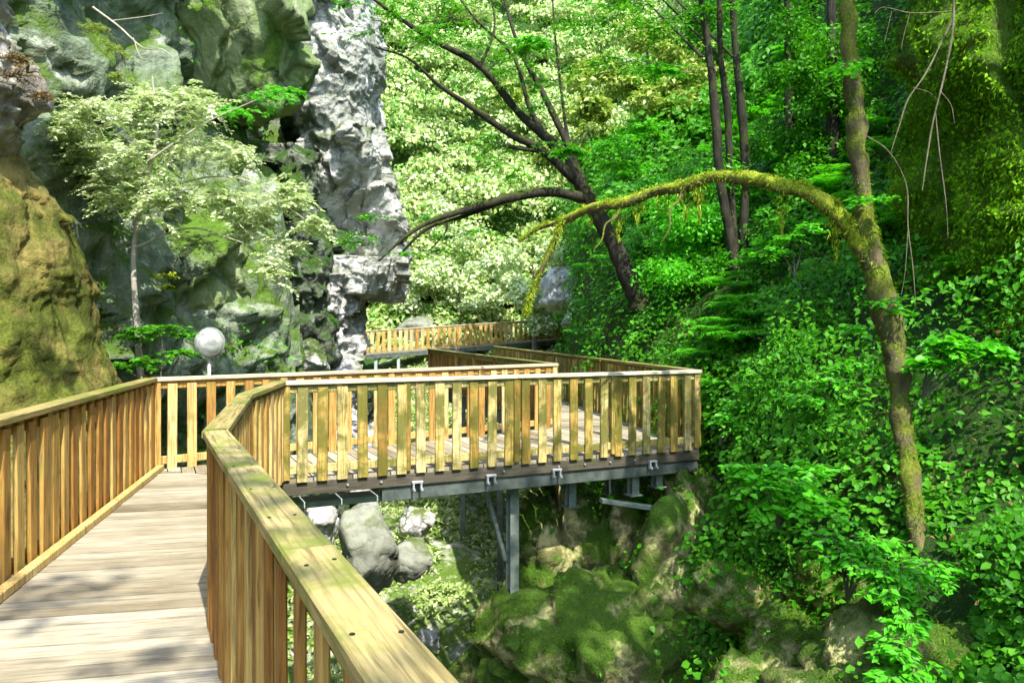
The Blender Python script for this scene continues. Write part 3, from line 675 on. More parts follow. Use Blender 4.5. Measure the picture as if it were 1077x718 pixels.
# lamp
c = P(220, 360, 10.0); lampb = np.array([c[0], 10.0, -.3])
# ground the lamp on the landing edge: pole runs down beside the back beam
lamp = empty('globe_lamp', lampb, 0, 'round white globe lamp on a thin steel pole behind the back railing', 'lamp')
mb = MB(); mb.cyl((0, 0, -1.6), (0, 0, c[2] - lampb[2] - .17), .024, 12); mb.build('pole', M['galv'], lamp, True)
mb = MB(); mb.cyl((0, 0, c[2] - lampb[2] - .2), (0, 0, c[2] - lampb[2] - .15), .055, 16, .075); mb.build('collar', M['galv'], lamp, True)
v, f = ico(4); mk('globe', v * .185 + np.array([0, 0, c[2] - lampb[2]]), f, M['globe'], lamp)
th = np.linspace(0, 2 * np.pi, 49)[:-1]
ring = [(.19 * math.cos(t), .03, c[2] - lampb[2] + .19 * math.sin(t)) for t in th]; ring.append(ring[0])
v, f = tube_arrays(ring, [.011] * 49, 6, n=2); mk('rim', v, f, M['poststeel'], lamp)

# ------------------------------------------------------------------ vegetation
def ground_scatter(x0, x1, y0, y1, n, keep=None):
    x = RNG.uniform(x0, x1, n); y = RNG.uniform(y0, y1, n)
    if keep is not None:
        k = keep(x, y); x, y = x[k], y[k]
    return np.stack([x, y, gz(x, y)], -1), gnorm(x, y)
# ivy and low leaves all over the right slope
def ivy_keep(x, y):
    s = x - xe(y); dens = vnoise(np.stack([x * .9, y * .9, 0 * x], -1), 77)
    return (s > -.75) & (dens + RNG.uniform(-.5, .9, len(x)) > -.22) & (RNG.uniform(0, 1, len(x)) < np.clip(1.25 - y / 34, .2, 1))
x = RNG.uniform(.8, 12, 620000); y = 3.6 + 23.4 * RNG.uniform(0, 1, 620000) ** 1.5
kk = ivy_keep(x, y); x, y = x[kk], y[kk]; p, nrm = np.stack([x, y, gz(x, y)], -1), gnorm(x, y)
for o in [o for o in bpy.data.objects if o.name.startswith('boulder') and o.location.y < 11.5 and o.location.x > .5]:
    me = o.data; a = np.zeros(len(me.vertices) * 3, np.float32); me.vertices.foreach_get('co', a); b = np.zeros_like(a); me.vertices.foreach_get('normal', b)
    a = a.reshape(-1, 3) + np.array(o.location); b = b.reshape(-1, 3).astype(float); k = (fbm(a * 1.5, 3, 88) + RNG.uniform(-.3, .3, len(a)) + .25 * (a[:, 0] - 3.) > .1) & (RNG.uniform(0, 1, len(a)) < .22)
    p = np.vstack([p, a[k]]); nrm = np.vstack([nrm, unit(b[k])])
hum = np.clip(.5 + .8 * fbm(np.stack([p[:, 0] * 1.1, p[:, 1] * 1.1, p[:, 2]], -1), 3, 41), 0, 1.4)
p = p + nrm * (RNG.uniform(0, 1, len(p)) ** .7 * .66 * hum)[:, None]
kk = ~((p[:, 0] > 3.22) & (p[:, 0] < 3.56) & (p[:, 1] > 5.75) & (p[:, 1] < 6.45)); p, nrm = p[kk], nrm[kk]
size = (.026 + .07 * RNG.uniform(0, 1, len(p)) ** 2.2) * (1 + .045 * p[:, 1])
sp = fbm(p * .55, 3, 97) + .12 * RNG.normal(size=len(p)) > .22
v, f = scatter_leaves(p[sp], unit(nrm[sp] + np.array([-.1, -.3, .9])), np.minimum(size[sp] * 1.1, .085), BROAD, .35, .2)
tag(mk('ground_cover', v, f, M['crown']), 'lighter broad leaved ground cover in patches between the ivy', 'ground cover', kind='stuff')
p, nrm, size = p[~sp], nrm[~sp], size[~sp]
v, f = scatter_leaves(p, unit(nrm + np.array([-.2, -.5, .5])), size, LEAF, .5, .4)
tag(mk('ivy', v, f, M['ivy']), 'dense green ivy and low leaves covering the right slope', 'ivy', kind='stuff')
k = RNG.choice(len(clv), 60000); p = clv[k]; dn = fbm(p * .9, 4, 61) ; kk = (dn + RNG.uniform(-.25, .25, len(p)) > .42) & (p[:, 2] > -1) & (p[:, 1] > 5); p, q = p[kk], cln[k][kk]
p = p + q * RNG.uniform(0, .22, len(p))[:, None] + RNG.normal(size=p.shape) * .05
v, f = scatter_leaves(p, unit(q + np.array([0, -.3, .7])), RNG.uniform(.05, .13, len(p)), LEAF, .6, .5)
tag(mk('wall_plants', v, f, M['crown']), 'green tufts of small plants growing on the left rock wall', 'plants', kind='stuff')
x = RNG.uniform(2.5, 20, 120000); y = RNG.uniform(20, 41, 120000); kk = x - xe(y) > -.5; x, y = x[kk], y[kk]; p, nrm = np.stack([x, y, gz(x, y)], -1), gnorm(x, y)
p = p + nrm * (RNG.uniform(0, 1.1, len(p)) * np.clip(.6 + fbm(p * .6, 3, 42), 0, 1.5))[:, None]
v, f = scatter_leaves(p, unit(nrm + np.array([-.2, -.5, .5])), RNG.uniform(.12, .26, len(p)), LEAF, .5, .4)
tag(mk('bushes', v, f, M['crown']), 'leafy bushes covering the far part of the right slope', 'bushes', kind='stuff')
# moss tufts on the right wall
k = RNG.choice(len(mwv), 190000); p = mwv[k] + RNG.normal(size=(len(k), 3)) * .05
v, f = leaf_arrays(p, unit(mwn[k] * .5 + np.array([0, 0, -1.]) + .35 * RNG.normal(size=(len(k), 3))), mwn[k] + .3 * RNG.normal(size=(len(k), 3)), RNG.uniform(.025, .075, len(k)), BLADE)
k = RNG.choice(len(mwv), 170000); p = mwv[k] + RNG.normal(size=(len(k), 3)) * .03 + mwn[k] * .02
v2, f2 = scatter_leaves(p, mwn[k], RNG.uniform(.03, .065, len(k)), DIA, .9, .8); v, f = join([(v, f), (v2, f2)])
tag(mk('moss', v, f, M['moss_wall_tuft']), 'hanging moss on the rock wall at the right edge', 'moss', kind='stuff')
fx = RNG.uniform(1.6, 9, 1500); fy = 7.2 + 15 * RNG.uniform(0, 1, 1500) ** 1.4; kk = (fx - xe(fy) > -.3) & (vnoise(np.stack([fx * .7, fy * .7, 0 * fx], -1), 5) > .12); fx, fy = fx[kk][:230], fy[kk][:230]
fp = np.stack([fx, fy, gz(fx, fy)], -1) + gnorm(fx, fy) * .22; A, B, Cn, D = [], [], [], []
for b in fp:
    sc = RNG.uniform(.25, .55)
    for a in np.linspace(0, 2 * np.pi, 9, endpoint=False) + RNG.uniform(0, 1):
        dr = np.array([math.cos(a), math.sin(a) - .25, 0]); sd = np.array([-dr[1], dr[0], 0]); t = np.linspace(.12, 1, 16); ln = sc * RNG.uniform(.7, 1.1)
        q = b + dr * (ln * t)[:, None]; q[:, 2] += ln * (1.25 * t - 1.2 * t * t)
        for sg in (-1, 1):
            A.append(q); B.append(unit(sg * sd + dr * .35 + np.array([0, 0, -.15]) + .08 * RNG.normal(size=(16, 3)))); Cn.append(np.array([0, 0, 1.]) + .15 * RNG.normal(size=(16, 3))); D.append(ln * .30 * np.sin(np.pi * np.clip(t * .86 + .14, 0, 1)) + .01)
v, f = leaf_arrays(np.vstack(A), np.vstack(B), np.vstack(Cn), np.concatenate(D), (BLADE[0] * np.array([1.3, 1, 1]), BLADE[1]))
tag(mk('ferns', v, f, M['fresh']), 'light green ferns scattered through the ivy on the right slope', 'ferns', kind='stuff')
p, nrm = ground_scatter(1.5, 8, 4, 14, 2200, lambda x, y: x - xe(y) > -.3); p = p + nrm * RNG.uniform(.05, .42, len(p))[:, None]
v, f = scatter_leaves(p, nrm, RNG.uniform(.03, .07, len(p)), LEAF, .7, .2)
tag(mk('leaf_litter', v, f, M['dry']), 'dry brown leaves caught among the ivy', 'leaves', kind='stuff')
# low plants of the riverbed
p, nrm = ground_scatter(-5.5, .9, 11, 38, 130000, lambda x, y: (vnoise(np.stack([x * .8, y * .8, 0 * x], -1), 31) + RNG.uniform(-.6, .7, len(x)) > -.1) & (x - xe(y) < -1.2))
p = p + np.array([0, 0, 1.]) * (RNG.uniform(0, .45, len(p)) * np.clip(.5 + fbm(p * 1.2, 2, 3), 0, 1.3))[:, None]
v, f = scatter_leaves(p, np.array([0, -.4, 1.]), RNG.uniform(.06, .17, len(p)), LEAF, .6, .2)
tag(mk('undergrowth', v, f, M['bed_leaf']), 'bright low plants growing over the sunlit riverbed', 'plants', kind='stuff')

# woodland on the far slope: many crowns read as one mass
cs = []
for _ in range(640):
    y = RNG.uniform(40.5, 76); x = RNG.uniform(-.62 * y * .6, .62 * y * .75) ; cs.append((x, y, float(gz(np.array([x]), np.array([y]))[0]) + RNG.uniform(.2, 3.6), RNG.uniform(.8, 2.5)))
for _ in range(150):
    y = RNG.uniform(37.5, 43); x = RNG.uniform(-.36 * y, .1 * y); cs.append((x, y, float(gz(np.array([x]), np.array([y]))[0]) + RNG.uniform(0, .6), RNG.uniform(.6, 1.2)))
cs = np.array(cs); per = 400
pp = []; nn = []
for x, y, z, r in cs:
    d = rdir(per); d[:, 2] = np.abs(d[:, 2]) * .9 - .2 * RNG.uniform(size=per); rr = r * RNG.uniform(.55, 1.08, per) ** .6
    pp.append(np.array([x, y, z]) + d * rr[:, None] * np.array([1.15, 1.15, .8])); nn.append(d)
p = np.vstack(pp); nrm = np.vstack(nn)
v, f = scatter_leaves(p, unit(nrm + np.array([0, -.5, .6])), RNG.uniform(.16, .40, len(p)), DIA, .6, .3)
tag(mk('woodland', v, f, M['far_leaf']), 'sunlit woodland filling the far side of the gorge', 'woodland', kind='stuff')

# trees
def tree(name, label, cat, stems, bark, sides=10, rough=.12, group=None, base=None, extra=None):
    """stems: lists of (px,py,depth,radius) or ((x,y,z),radius)"""
    conv = []
    for st in stems:
        conv.append((np.array([P(a, b, d) for a, b, d, r in st]), [r for a, b, d, r in st]))
    base = conv[0][0][0] if base is None else base
    root = empty(name, base, 0, label, cat, group)
    trunk = None
    v, f = tube_arrays(*conv[0], sides=sides * 2, rough=rough, s=3, n=14)
    trunk = mk('trunk', v, f, M[bark], root, off=base)
    rest = [tube_arrays(c, r, sides, rough * .8, 5, 10) for c, r in conv[1:]]
    for v, f in rest: mk('limb', v, f, M[bark], root, off=base)
    return root, base, conv
def sprays(root, base, centres, mat, n_tw=14, rad=.5, leaf=.08, name='foliage', tmpl=LEAF, flat=.35, per=11, twigmat='bark_grey', stem_from=None, droop=.25, twig=True):
    """layered fans of leafy twigs around centres"""
    P_, Y_, N_, S_ = [], [], [], []; tw = []
    for c in centres:
        c, rr = np.array(c[:3]), (c[3] if len(c) > 3 else rad)
        for k in range(n_tw):
            a = RNG.uniform(0, 2 * np.pi); st = c + RNG.normal(size=3) * rr * .22 * np.array([1, 1, flat]); ln = rr * RNG.uniform(.5, 1.1)
            dr = np.array([math.cos(a), math.sin(a), RNG.uniform(-.2, .35) * flat * 2]); sd = np.array([-dr[1], dr[0], 0])
            t = np.linspace(.12, 1, per); q = st + dr * (ln * t)[:, None]; q[:, 2] -= droop * ln * t * t
            if twig: tw.append(tube_arrays([st, st + dr * ln * .5 + np.array([0, 0, -droop * ln * .25]), q[-1]], [.006, .0045, .002], 4, n=3))
            for s in (-1, 1):
                y = unit(dr * .65 + s * sd + .18 * RNG.normal(size=(per, 3))); y[:, 2] -= .2
                P_.append(q + RNG.normal(size=(per, 3)) * .012); Y_.append(y); N_.append(np.array([0, 0, 1.]) + .42 * RNG.normal(size=(per, 3))); S_.append(leaf * RNG.uniform(.65, 1.2, per) * (1.1 - .35 * t))
    v, f = leaf_arrays(np.vstack(P_), np.vstack(Y_), np.vstack(N_), np.concatenate(S_), tmpl)
    if not tw: return mk(name, v, f, M[mat], root, off=base)
    nl = len(f); tv, tf = join(tw); tf = np.vstack([tf[:, [0, 1, 2]], tf[:, [0, 2, 3]]])
    o = mk(name, np.vstack([v, tv]), np.vstack([f, tf + len(v)]), M[mat], root, off=base); o.data.materials.append(M[twigmat])
    o.data.polygons.foreach_set('material_index', np.r_[np.zeros(nl, np.int32), np.ones(len(tf), np.int32)])
    return o
def crown(root, base, centres, mat, n=500, leaf=.12, name='crown', tmpl=LEAF, sq=(1, 1, .7)):
    pp, nn = [], []
    for x, y, z, r in centres:
        d = rdir(n); rr = r * RNG.uniform(0, 1, n) ** .45
        pp.append(np.array([x, y, z]) + d * rr[:, None] * np.array(sq)); nn.append(d * .6 + np.array([0, 0, 1]))
    p = np.vstack(pp); v, f = scatter_leaves(p, unit(np.vstack(nn)), leaf * RNG.uniform(.6, 1.25, len(p)), tmpl, .55, .4)
    return mk(name, v, f, M[mat], root, off=base)
def moss_on(root, base, pts, rad, n, size, mat, name='moss', down=0., top=1.):
    q = smooth_path(np.hstack([np.array(pts), np.array(rad)[:, None]]), 30); k = RNG.integers(0, len(q) - 1, n)
    d = rdir(n); d[:, 2] += top * .5; d = unit(d); p = q[k, :3] + d * (q[k, 3] * RNG.uniform(.8, 1.1, n))[:, None] + (q[k + 1, :3] - q[k, :3]) * RNG.uniform(0, 1, n)[:, None]
    kk = fbm(p * 3.5, 3, 19) + .35 * d[:, 2] + RNG.uniform(-.2, .2, n) > -.12; p, d, n = p[kk], d[kk], int(kk.sum())
    v, f = leaf_arrays(p, unit(d + np.array([0, 0, -.9 - down]) + .4 * RNG.normal(size=(n, 3))), d, size * RNG.uniform(.5, 1.3, n), BLADE)
    return tag(mk(name, v, f, M[mat], root, off=base), kind='stuff')

# leaning mossy trunk with the arching limb
trk = [(976, 625, 6.4, .095), (964, 550, 6.55, .088), (950, 450, 6.85, .098), (941, 380, 7.0, .118), (928, 310, 7.0, .13), (916, 262, 7.05, .12), (906, 200, 7.1, .095), (900, 120, 7.2, .09), (893, 50, 7.3, .08), (890, -60, 7.4, .075), (880, -260, 7.6, .06)]
arch = [(930, 305, 7.0, .08), (908, 262, 7.05, .085), (884, 228, 7.15, .075), (852, 204, 7.3, .068), (822, 196, 7.5, .066), (783, 187, 7.9, .068), (748, 187, 8.2, .062), (720, 196, 8.4, .064), (688, 202, 8.8, .058), (655, 214, 9.0, .06), (622, 219, 9.4, .055), (592, 232, 9.8, .05), (566, 240, 10.1, .03), (545, 254, 10.3, .015)]
twg = [[(720, 196, 8.4, .025), (713, 212, 8.35, .016), (705, 220, 8.3, .012), (704, 240, 8.25, .009), (695, 256, 8.25, .004)], [(592, 232, 9.8, .04), (578, 265, 9.8, .035), (562, 300, 9.8, .03), (553, 330, 9.8, .015)], [(655, 214, 9.0, .02), (648, 228, 8.95, .014), (637, 236, 8.9, .011), (633, 252, 8.85, .008), (625, 262, 8.8, .004)]]
root, base, cv = tree('leaning_tree', 'leaning moss grown trunk with a long limb arching left over the slope', 'tree', [[(a, b, d, r * .88) for a, b, d, r in trk], arch] + twg, 'bark_moss', 12, .3)
for ch in root.children:
    if ch.name.startswith('limb') and len(ch.data.vertices) > 1200: ch.data.materials[0] = M['bark_arch']
moss_on(root, base, cv[0][0], cv[0][1], 15000, .035, 'moss_tuft')
moss_on(root, base, cv[3][0], cv[3][1], 2500, .06, 'moss_yellow')
moss_on(root, base, cv[1][0], cv[1][1], 13000, .042, 'moss_yellow')
qq = smooth_path(np.hstack([np.array(cv[1][0]), np.array(cv[1][1])[:, None]]), 30); lum = []
for _ in range(70):
    k = RNG.integers(5, len(qq) - 5); n = 130; r = qq[k, 3] * RNG.uniform(.35, .75); a = RNG.uniform(-.9, .9)
    c = qq[k, :3] + np.array([0, -abs(math.sin(a)) * qq[k, 3], math.cos(a * 1.6) * qq[k, 3]]) * .9
    lum.append(c + rdir(n) * (r * RNG.uniform(0, 1, n) ** .4)[:, None])
c = np.vstack(lum); v, f = leaf_arrays(c, unit(rdir(len(c)) + np.array([0, -.2, -.3])), unit(rdir(len(c)) + np.array([0, -.6, .8])), RNG.uniform(.025, .055, len(c)), BLADE)
tag(mk('moss', v, f, M['moss_yellow'], root, off=base), kind='stuff')
pm = smooth_path(cv[1][0], 20); ks = [RNG.integers(30, len(pm) - 20) for _ in range(13)]
strands = []
for k in ks:
    ln = RNG.uniform(.08, .42); n = int(ln * 420)
    t = RNG.uniform(0, 1, n); c = pm[k] + np.array([0, 0, -.06]) + np.stack([RNG.normal(size=n) * .05 * (1 - t), RNG.normal(size=n) * .05 * (1 - t), -ln * t], -1)
    strands.append(c)
c = np.vstack(strands); v, f = leaf_arrays(c, np.array([0, 0, -1.]) + .3 * RNG.normal(size=(len(c), 3)), rdir(len(c)), RNG.uniform(.03, .07, len(c)), BLADE)
mk('hanging_moss', v, f, M['moss_yellow'], root, off=base)
sprays(root, base, [(*P(888, 72, 7.0), .28), (*P(905, 212, 6.9), .2), (*P(925, 318, 6.75), .26), (*P(905, 345, 6.75), .2)], 'fresh', 7, .3, .085, per=7)

# dark forked tree
D0 = 13.
back = lambda st: [(x, y, d + 2., r * 1.15) for x, y, d, r in st]
fork = [(690, 352, D0, .24), (676, 325, D0, .19), (660, 290, D0, .16), (643, 252, D0, .14), (622, 215, D0, .13), (603, 180, D0, .11), (580, 150, D0, .085), (545, 118, 12.8, .065), (505, 70, 12.5, .055), (455, 42, 12.2, .045), (410, 12, 12., .03), (370, -20, 11.8, .02)]
lbs = [[(612, 205, D0, .09), (600, 160, 13.1, .07), (572, 100, 13.2, .05), (548, 55, 13.3, .035), (533, 10, 13.4, .025), (520, -40, 13.5, .015)],
       [(606, 190, D0, .09), (570, 158, 12.8, .075), (535, 140, 12.6, .06), (495, 112, 12.4, .05), (462, 90, 12.2, .03), (430, 62, 12., .02), (395, 50, 11.9, .012)],
       [(620, 210, D0, .1), (580, 202, 12.8, .09), (540, 207, 12.5, .085), (500, 218, 12.2, .06), (455, 232, 12., .045), (425, 250, 11.9, .03), (398, 275, 11.8, .015)],
       [(540, 207, 12.5, .05), (495, 225, 12.3, .035), (450, 240, 12.2, .03), (420, 268, 12.1, .015)],
       [(598, 172, 13, .06), (560, 120, 13.3, .045), (540, 60, 13.6, .03), (500, 20, 13.8, .02), (470, -20, 14, .014)],
       [(602, 182, D0, .05), (592, 110, 13.2, .028), (584, 40, 13.4, .02), (580, -20, 13.6, .014)],
       [(575, 160, 12.8, .05), (540, 155, 12.7, .035), (520, 150, 12.6, .02)],
       [(470, 232, 12.1, .025), (468, 245, 12.1, .015), (450, 265, 12.1, .008)],
       [(505, 70, 12.5, .03), (520, 30, 12.7, .02), (515, -10, 12.8, .012)]]
root, base, cv = tree('forked_tree', 'dark tree fanning its bare forked limbs to the left over the gorge', 'tree', [back(q) for q in [fork] + lbs], 'bark_dark', 8, .16)
cc = []
for pts, r in cv[1:]:
    for q in smooth_path(pts, 3)[3:]:
        if RNG.uniform() < .5: cc.append((*(q + RNG.normal(size=3) * np.array([.5, .6, .4])), RNG.uniform(.3, .7)))
cc += [(*P(RNG.uniform(400, 720), RNG.uniform(-30, 70), RNG.uniform(12, 15)), RNG.uniform(.4, .8)) for _ in range(26)]
sprays(root, base, cc, 'crown', 7, .5, .095, 'crown', per=8, twigmat='bark_dark', flat=.3)
sprays(root, base, [(*P(640, 150, 13.6), .7), (*P(680, 132, 13.8), .6), (*P(600, 158, 13.8), .36), (*P(655, 172, 13.6), .6), (*P(690, 75, 14), .55), (*P(560, 45, 14), .45)], 'fresh', 22, .5, .11, 'foliage', per=10, flat=.18, twigmat='bark_dark')

# three thin stems
for k, (xs_, d, lb) in enumerate([([728, 738, 746, 752, 757, 768, 778], 13.6, 'leftmost thin dark trunk of the three standing behind the arching limb'),
                                  ([758, 757, 758, 765, 768, 772, 775], 13.9, 'middle thin dark trunk of the three standing behind the arching limb'),
                                  ([768, 771, 774, 780, 784, 782, 786], 14.1, 'rightmost thin dark trunk of the three standing behind the arching limb')]):
    ys_ = [-120, 0, 60, 115, 185, 250, 310]
    st = [(x, y, d, .062 + .018 * (y > 100) - .012 * (k == 1)) for x, y in zip(xs_, ys_)][::-1]
    root, base, cv = tree('thin_tree', lb, 'tree', [st, [(xs_[1], 60, d, .03), (xs_[1] - 40, 20, d + .3, .02), (xs_[1] - 80, -20, d + .4, .01)]], 'bark_dark', 7, .14, 'thin trunks behind the arching limb')
    sprays(root, base, [(*P(xs_[1] + RNG.uniform(-110, 90), RNG.uniform(-140, 40), d + RNG.uniform(-1, 1)), .6) for _ in range(9)], 'crown', 9, .5, .1, 'crown', per=9, twigmat='bark_dark')
    moss_on(root, base, cv[0][0], cv[0][1], 900, .05, 'moss_tuft')

# yellow green trees on the right of the far wood
for px, py, d, lb in [(680, 70, 25, 'yellow green leafy tree left of the three thin trunks'), (610, 120, 30, 'light green tree beyond the dark forked tree'), (730, 120, 22, 'shaded leafy tree just left of the three thin trunks'),
                      (480, 300, 39, 'pale sunlit bush above the far railing'), (560, 290, 36, 'pale leafy bush left of the round rock'), (430, 250, 42, 'light green bush below the limb tips')]:
    b = np.array([P(px, py, d)[0], d, 0.]); b[2] = float(gz(b[:1], b[1:2])[0]); top = P(px, py, d)
    root = empty('leafy_tree', b, 0, lb, 'tree'); h = max(top[2] - b[2], 1.)
    v, f = tube_arrays([b + np.array([0, 0, -.3]), b + np.array([.15, 0, h * .5]), top + np.array([0, 0, .6])], [.16, .11, .03], 9, .1); mk('trunk', v, f, M['bark_grey'], root, off=b)
    r = d * .035
    cen = [(top[0] + RNG.normal() * r * 1.1, d + RNG.normal() * r * .6, top[2] + RNG.normal() * r * .9, r * RNG.uniform(.45, .8)) for _ in range(16)]
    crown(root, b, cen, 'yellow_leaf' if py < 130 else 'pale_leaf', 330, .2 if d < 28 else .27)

# ivy curtains on the right behind the leaning trunk
for px, py, d, w, h, lb in [(825, 95, 15.5, 1.1, 2.6, 'tall ivy hung tree left of the leaning trunk'), (728, 248, 14.5, .8, .9, 'bright bushy fern clump below the arching limb'), (870, 150, 13.5, .8, 1.8, 'dark ivy clad trunk close behind the leaning trunk')]:
    b = np.array([P(px, py, d)[0], d, 0.]); b[2] = float(gz(b[:1], b[1:2])[0]) - .2; top = P(px, py, d)
    root = empty('ivy_tree', b, 0, lb, 'tree' if h > 1.2 else 'fern')
    v, f = tube_arrays([b, (b + top) / 2 + np.array([.1, 0, 0]), top + np.array([0, 0, h + (6 if h > 1.2 else 0)])], [.13, .10, .05], 9, .2); mk('trunk' if h > 1.2 else 'stem', v if h > 1.2 else b + (v - b) * .5, f, M['bark_dark'], root, off=b)
    cen = [(top[0] + RNG.normal() * w * .6, d + RNG.normal() * w * .5, top[2] + RNG.uniform(-h, h * 1.2), RNG.uniform(.3, .6)) for _ in range(22)]
    crown(root, b, cen, 'ivy' if h > 1.2 else 'fresh', 420, .1, 'foliage')

# out-of-view trees added to shade the boulder and dapple the deck
for x, y, z, lb in [(4.0, 1.4, 10.2, 'slender ash rooted in the slope right of the viewer'), (1.5, -2.3, 9.8, 'unseen sparse oak added behind the viewer to dapple the walkway')]:
    b = gpt(x + (2.6 if 'oak' in lb else 1.2), y - .3); root = empty('tall_tree', b, 0, lb, 'tree')
    v, f = tube_arrays([b - np.array([0, 0, .4]), np.array([x + .8, y, (b[2] + z) / 2]), np.array([x, y, z + 1.5])], [.24, .17, .06], 10, .1); mk('trunk', v, f, M['bark_grey'], root, off=b)
    ash = 'ash' in lb
    cen = [(x + RNG.normal() * (1.1 if ash else 1.5), y + RNG.normal() * (.9 if ash else 1.5), z + RNG.normal() * 1.0, RNG.uniform(.5, .9)) for _ in range(9 if ash else 10)]
    crown(root, b, cen, 'crown', 230 if ash else 85 if 'oak' in lb else 130, .2)

# leafy tree on the left wall, sun glare painted into its leaf colour
st = [(150, 420, 10.3, .05), (143, 330, 10.3, .04), (141, 260, 10.3, .035), (152, 200, 10.2, .03), (165, 140, 10.1, .022), (160, 80, 10, .012)]
lm = [[(148, 220, 10.2, .02), (200, 190, 10, .014), (260, 190, 9.9, .01), (320, 230, 9.8, .005)], [(150, 200, 10.2, .02), (120, 165, 10.1, .012), (105, 135, 10.1, .006)], [(155, 170, 10.1, .02), (215, 130, 10, .012), (270, 105, 10, .006)], [(142, 260, 10.2, .018), (200, 240, 10, .012), (255, 255, 9.8, .006)]]
root, base, cv = tree('pale_tree', 'slender tree with drooping leaves coloured pale for sunlight against the left rock wall', 'tree', [st] + lm, 'bark_pale', 6, .1)
cen = [(*P(x + RNG.normal() * 8, y + RNG.normal() * 8, 10 + RNG.uniform(-.5, .5)), r) for x, y, r in [(110, 130, .45), (90, 170, .4), (140, 120, .5), (150, 160, .5), (190, 145, .5), (130, 200, .45), (170, 190, .5), (210, 180, .5), (240, 160, .4), (225, 215, .45), (260, 205, .45), (285, 225, .4), (300, 250, .35), (250, 245, .35), (180, 225, .4), (110, 210, .35), (80, 130, .3), (310, 215, .25), (205, 110, .3), (160, 95, .35)]]
cen = cen + [(c[0] + RNG.normal() * .25, c[1] + RNG.normal() * .3, c[2] + RNG.normal() * .2, c[3] * .9) for c in cen]
sprays(root, base, cen, 'pale_leaf', 22, .48, .085, 'foliage', per=11, flat=1., droop=.4, twigmat='bark_pale')
sprays(root, base, [(*P(275, 100, 10.4), .4), (*P(300, 95, 10.6), .3), (*P(250, 115, 10.4), .3)], 'fresh', 12, .4, .09, 'green_foliage', per=9, droop=.4, twigmat='bark_pale')

def shrub(name, label, cat, bp, cen, mat, **kw):
    b = np.array(bp, float); root = empty(name, b, 0, label, cat)
    tb = []
    for c in cen:
        c3 = np.array(c[:3]); tb.append(tube_arrays([b, (b + c3) / 2 + np.array([.03, .02, .1]), c3], [.012, .009, .005], 5, n=4))
    v, f = join(tb); mk('stem', v, f, M['bark_grey'], root, off=b)
    sprays(root, b, cen, mat, **kw); return root
def cen_px(rows): return [(*P(x, y, d), r) for x, y, d, r in rows]
shrub('shrub', 'green leafy shrub behind the corner of the left railing', 'shrub', P(165, 430, 10.2), cen_px([(135, 350, 10, .35), (170, 345, 10.1, .35), (190, 370, 10.2, .3), (150, 380, 10, .35), (125, 385, 10, .25), (195, 350, 10.4, .25)]), 'crown', n_tw=12, leaf=.09)
shrub('shrub', 'small yellow tufted plant hanging on the rock above the lamp', 'plant', P(178, 275, 11.2) + np.array([0, .3, .1]), cen_px([(177, 290, 11, .14), (176, 302, 11, .1)]), 'moss_yellow', n_tw=16, leaf=.05)
shrub('shrub', 'yellow green grass tuft high on the left wall', 'plant', P(118, 40, 10.6) + np.array([0, .3, -.2]), cen_px([(115, 50, 10.5, .3), (125, 80, 10.5, .2), (105, 30, 10.5, .25)]), 'yellow_leaf', n_tw=12, leaf=.08, tmpl=BLADE)
shrub('shrub', 'brown withered plant hanging from the dripstone rock', 'plant', P(22, 60, 6.6) + np.array([-.2, .4, 0]), cen_px([(20, 80, 6.4, .18), (15, 60, 6.4, .15), (45, 100, 6.6, .16)]), 'dry', n_tw=14, leaf=.06, tmpl=BLADE)
SAP = [('bright green sapling nearest the huge boulder', 825, 560, 6.6, [(800, 500, 6.5, .28), (835, 512, 6.5, .28), (785, 495, 6.6, .2), (855, 530, 6.4, .25), (810, 535, 6.4, .2), (850, 495, 6.7, .2)]),
       ('bright green sapling in the middle of the lower slope', 900, 640, 6.1, [(870, 565, 6.0, .25), (905, 570, 6.0, .25), (930, 575, 6.0, .22), (885, 585, 5.9, .22)]),
       ('bright green sapling at the foot of the leaning trunk', 950, 660, 5.6, [(925, 600, 5.6, .22), (955, 605, 5.6, .24), (985, 598, 5.7, .22), (930, 625, 5.5, .2)]),
       ('bright green seedling low at the bottom edge', 950, 730, 5.3, [(940, 680, 5.2, .18), (960, 700, 5.2, .18), (930, 710, 5.1, .16), (955, 655, 5.3, .14)]),
       ('broad leaved spray right of the leaning trunk', 980, 420, 6.8, [(1000, 360, 6.6, .22), (1030, 366, 6.6, .22), (975, 378, 6.7, .16), (1050, 372, 6.6, .12)]),
       ('small fern like plant beside the landing corner', 760, 470, 9.6, [(760, 440, 9.5, .25), (785, 450, 9.4, .25), (775, 425, 9.6, .2)]),
       ('leafy sapling under the arching limb', 840, 290, 9.5, [(830, 250, 9.4, .25), (850, 240, 9.4, .22), (810, 265, 9.4, .22)]),
       ('leafy sapling among the ivy in the middle of the slope', 880, 440, 8.2, [(870, 400, 8.1, .3), (850, 420, 8.1, .25), (895, 385, 8.2, .25)])]
for lb, x, y, d, cen in SAP:
    shrub('sapling', lb, 'sapling', P(x, y, d) + np.array([0, .15, 0]), cen_px(cen), 'fresh', n_tw=16, leaf=.09, tmpl=BROAD if 'broad' in lb or 'nearest' in lb else LEAF, per=6, flat=.5, droop=.28)
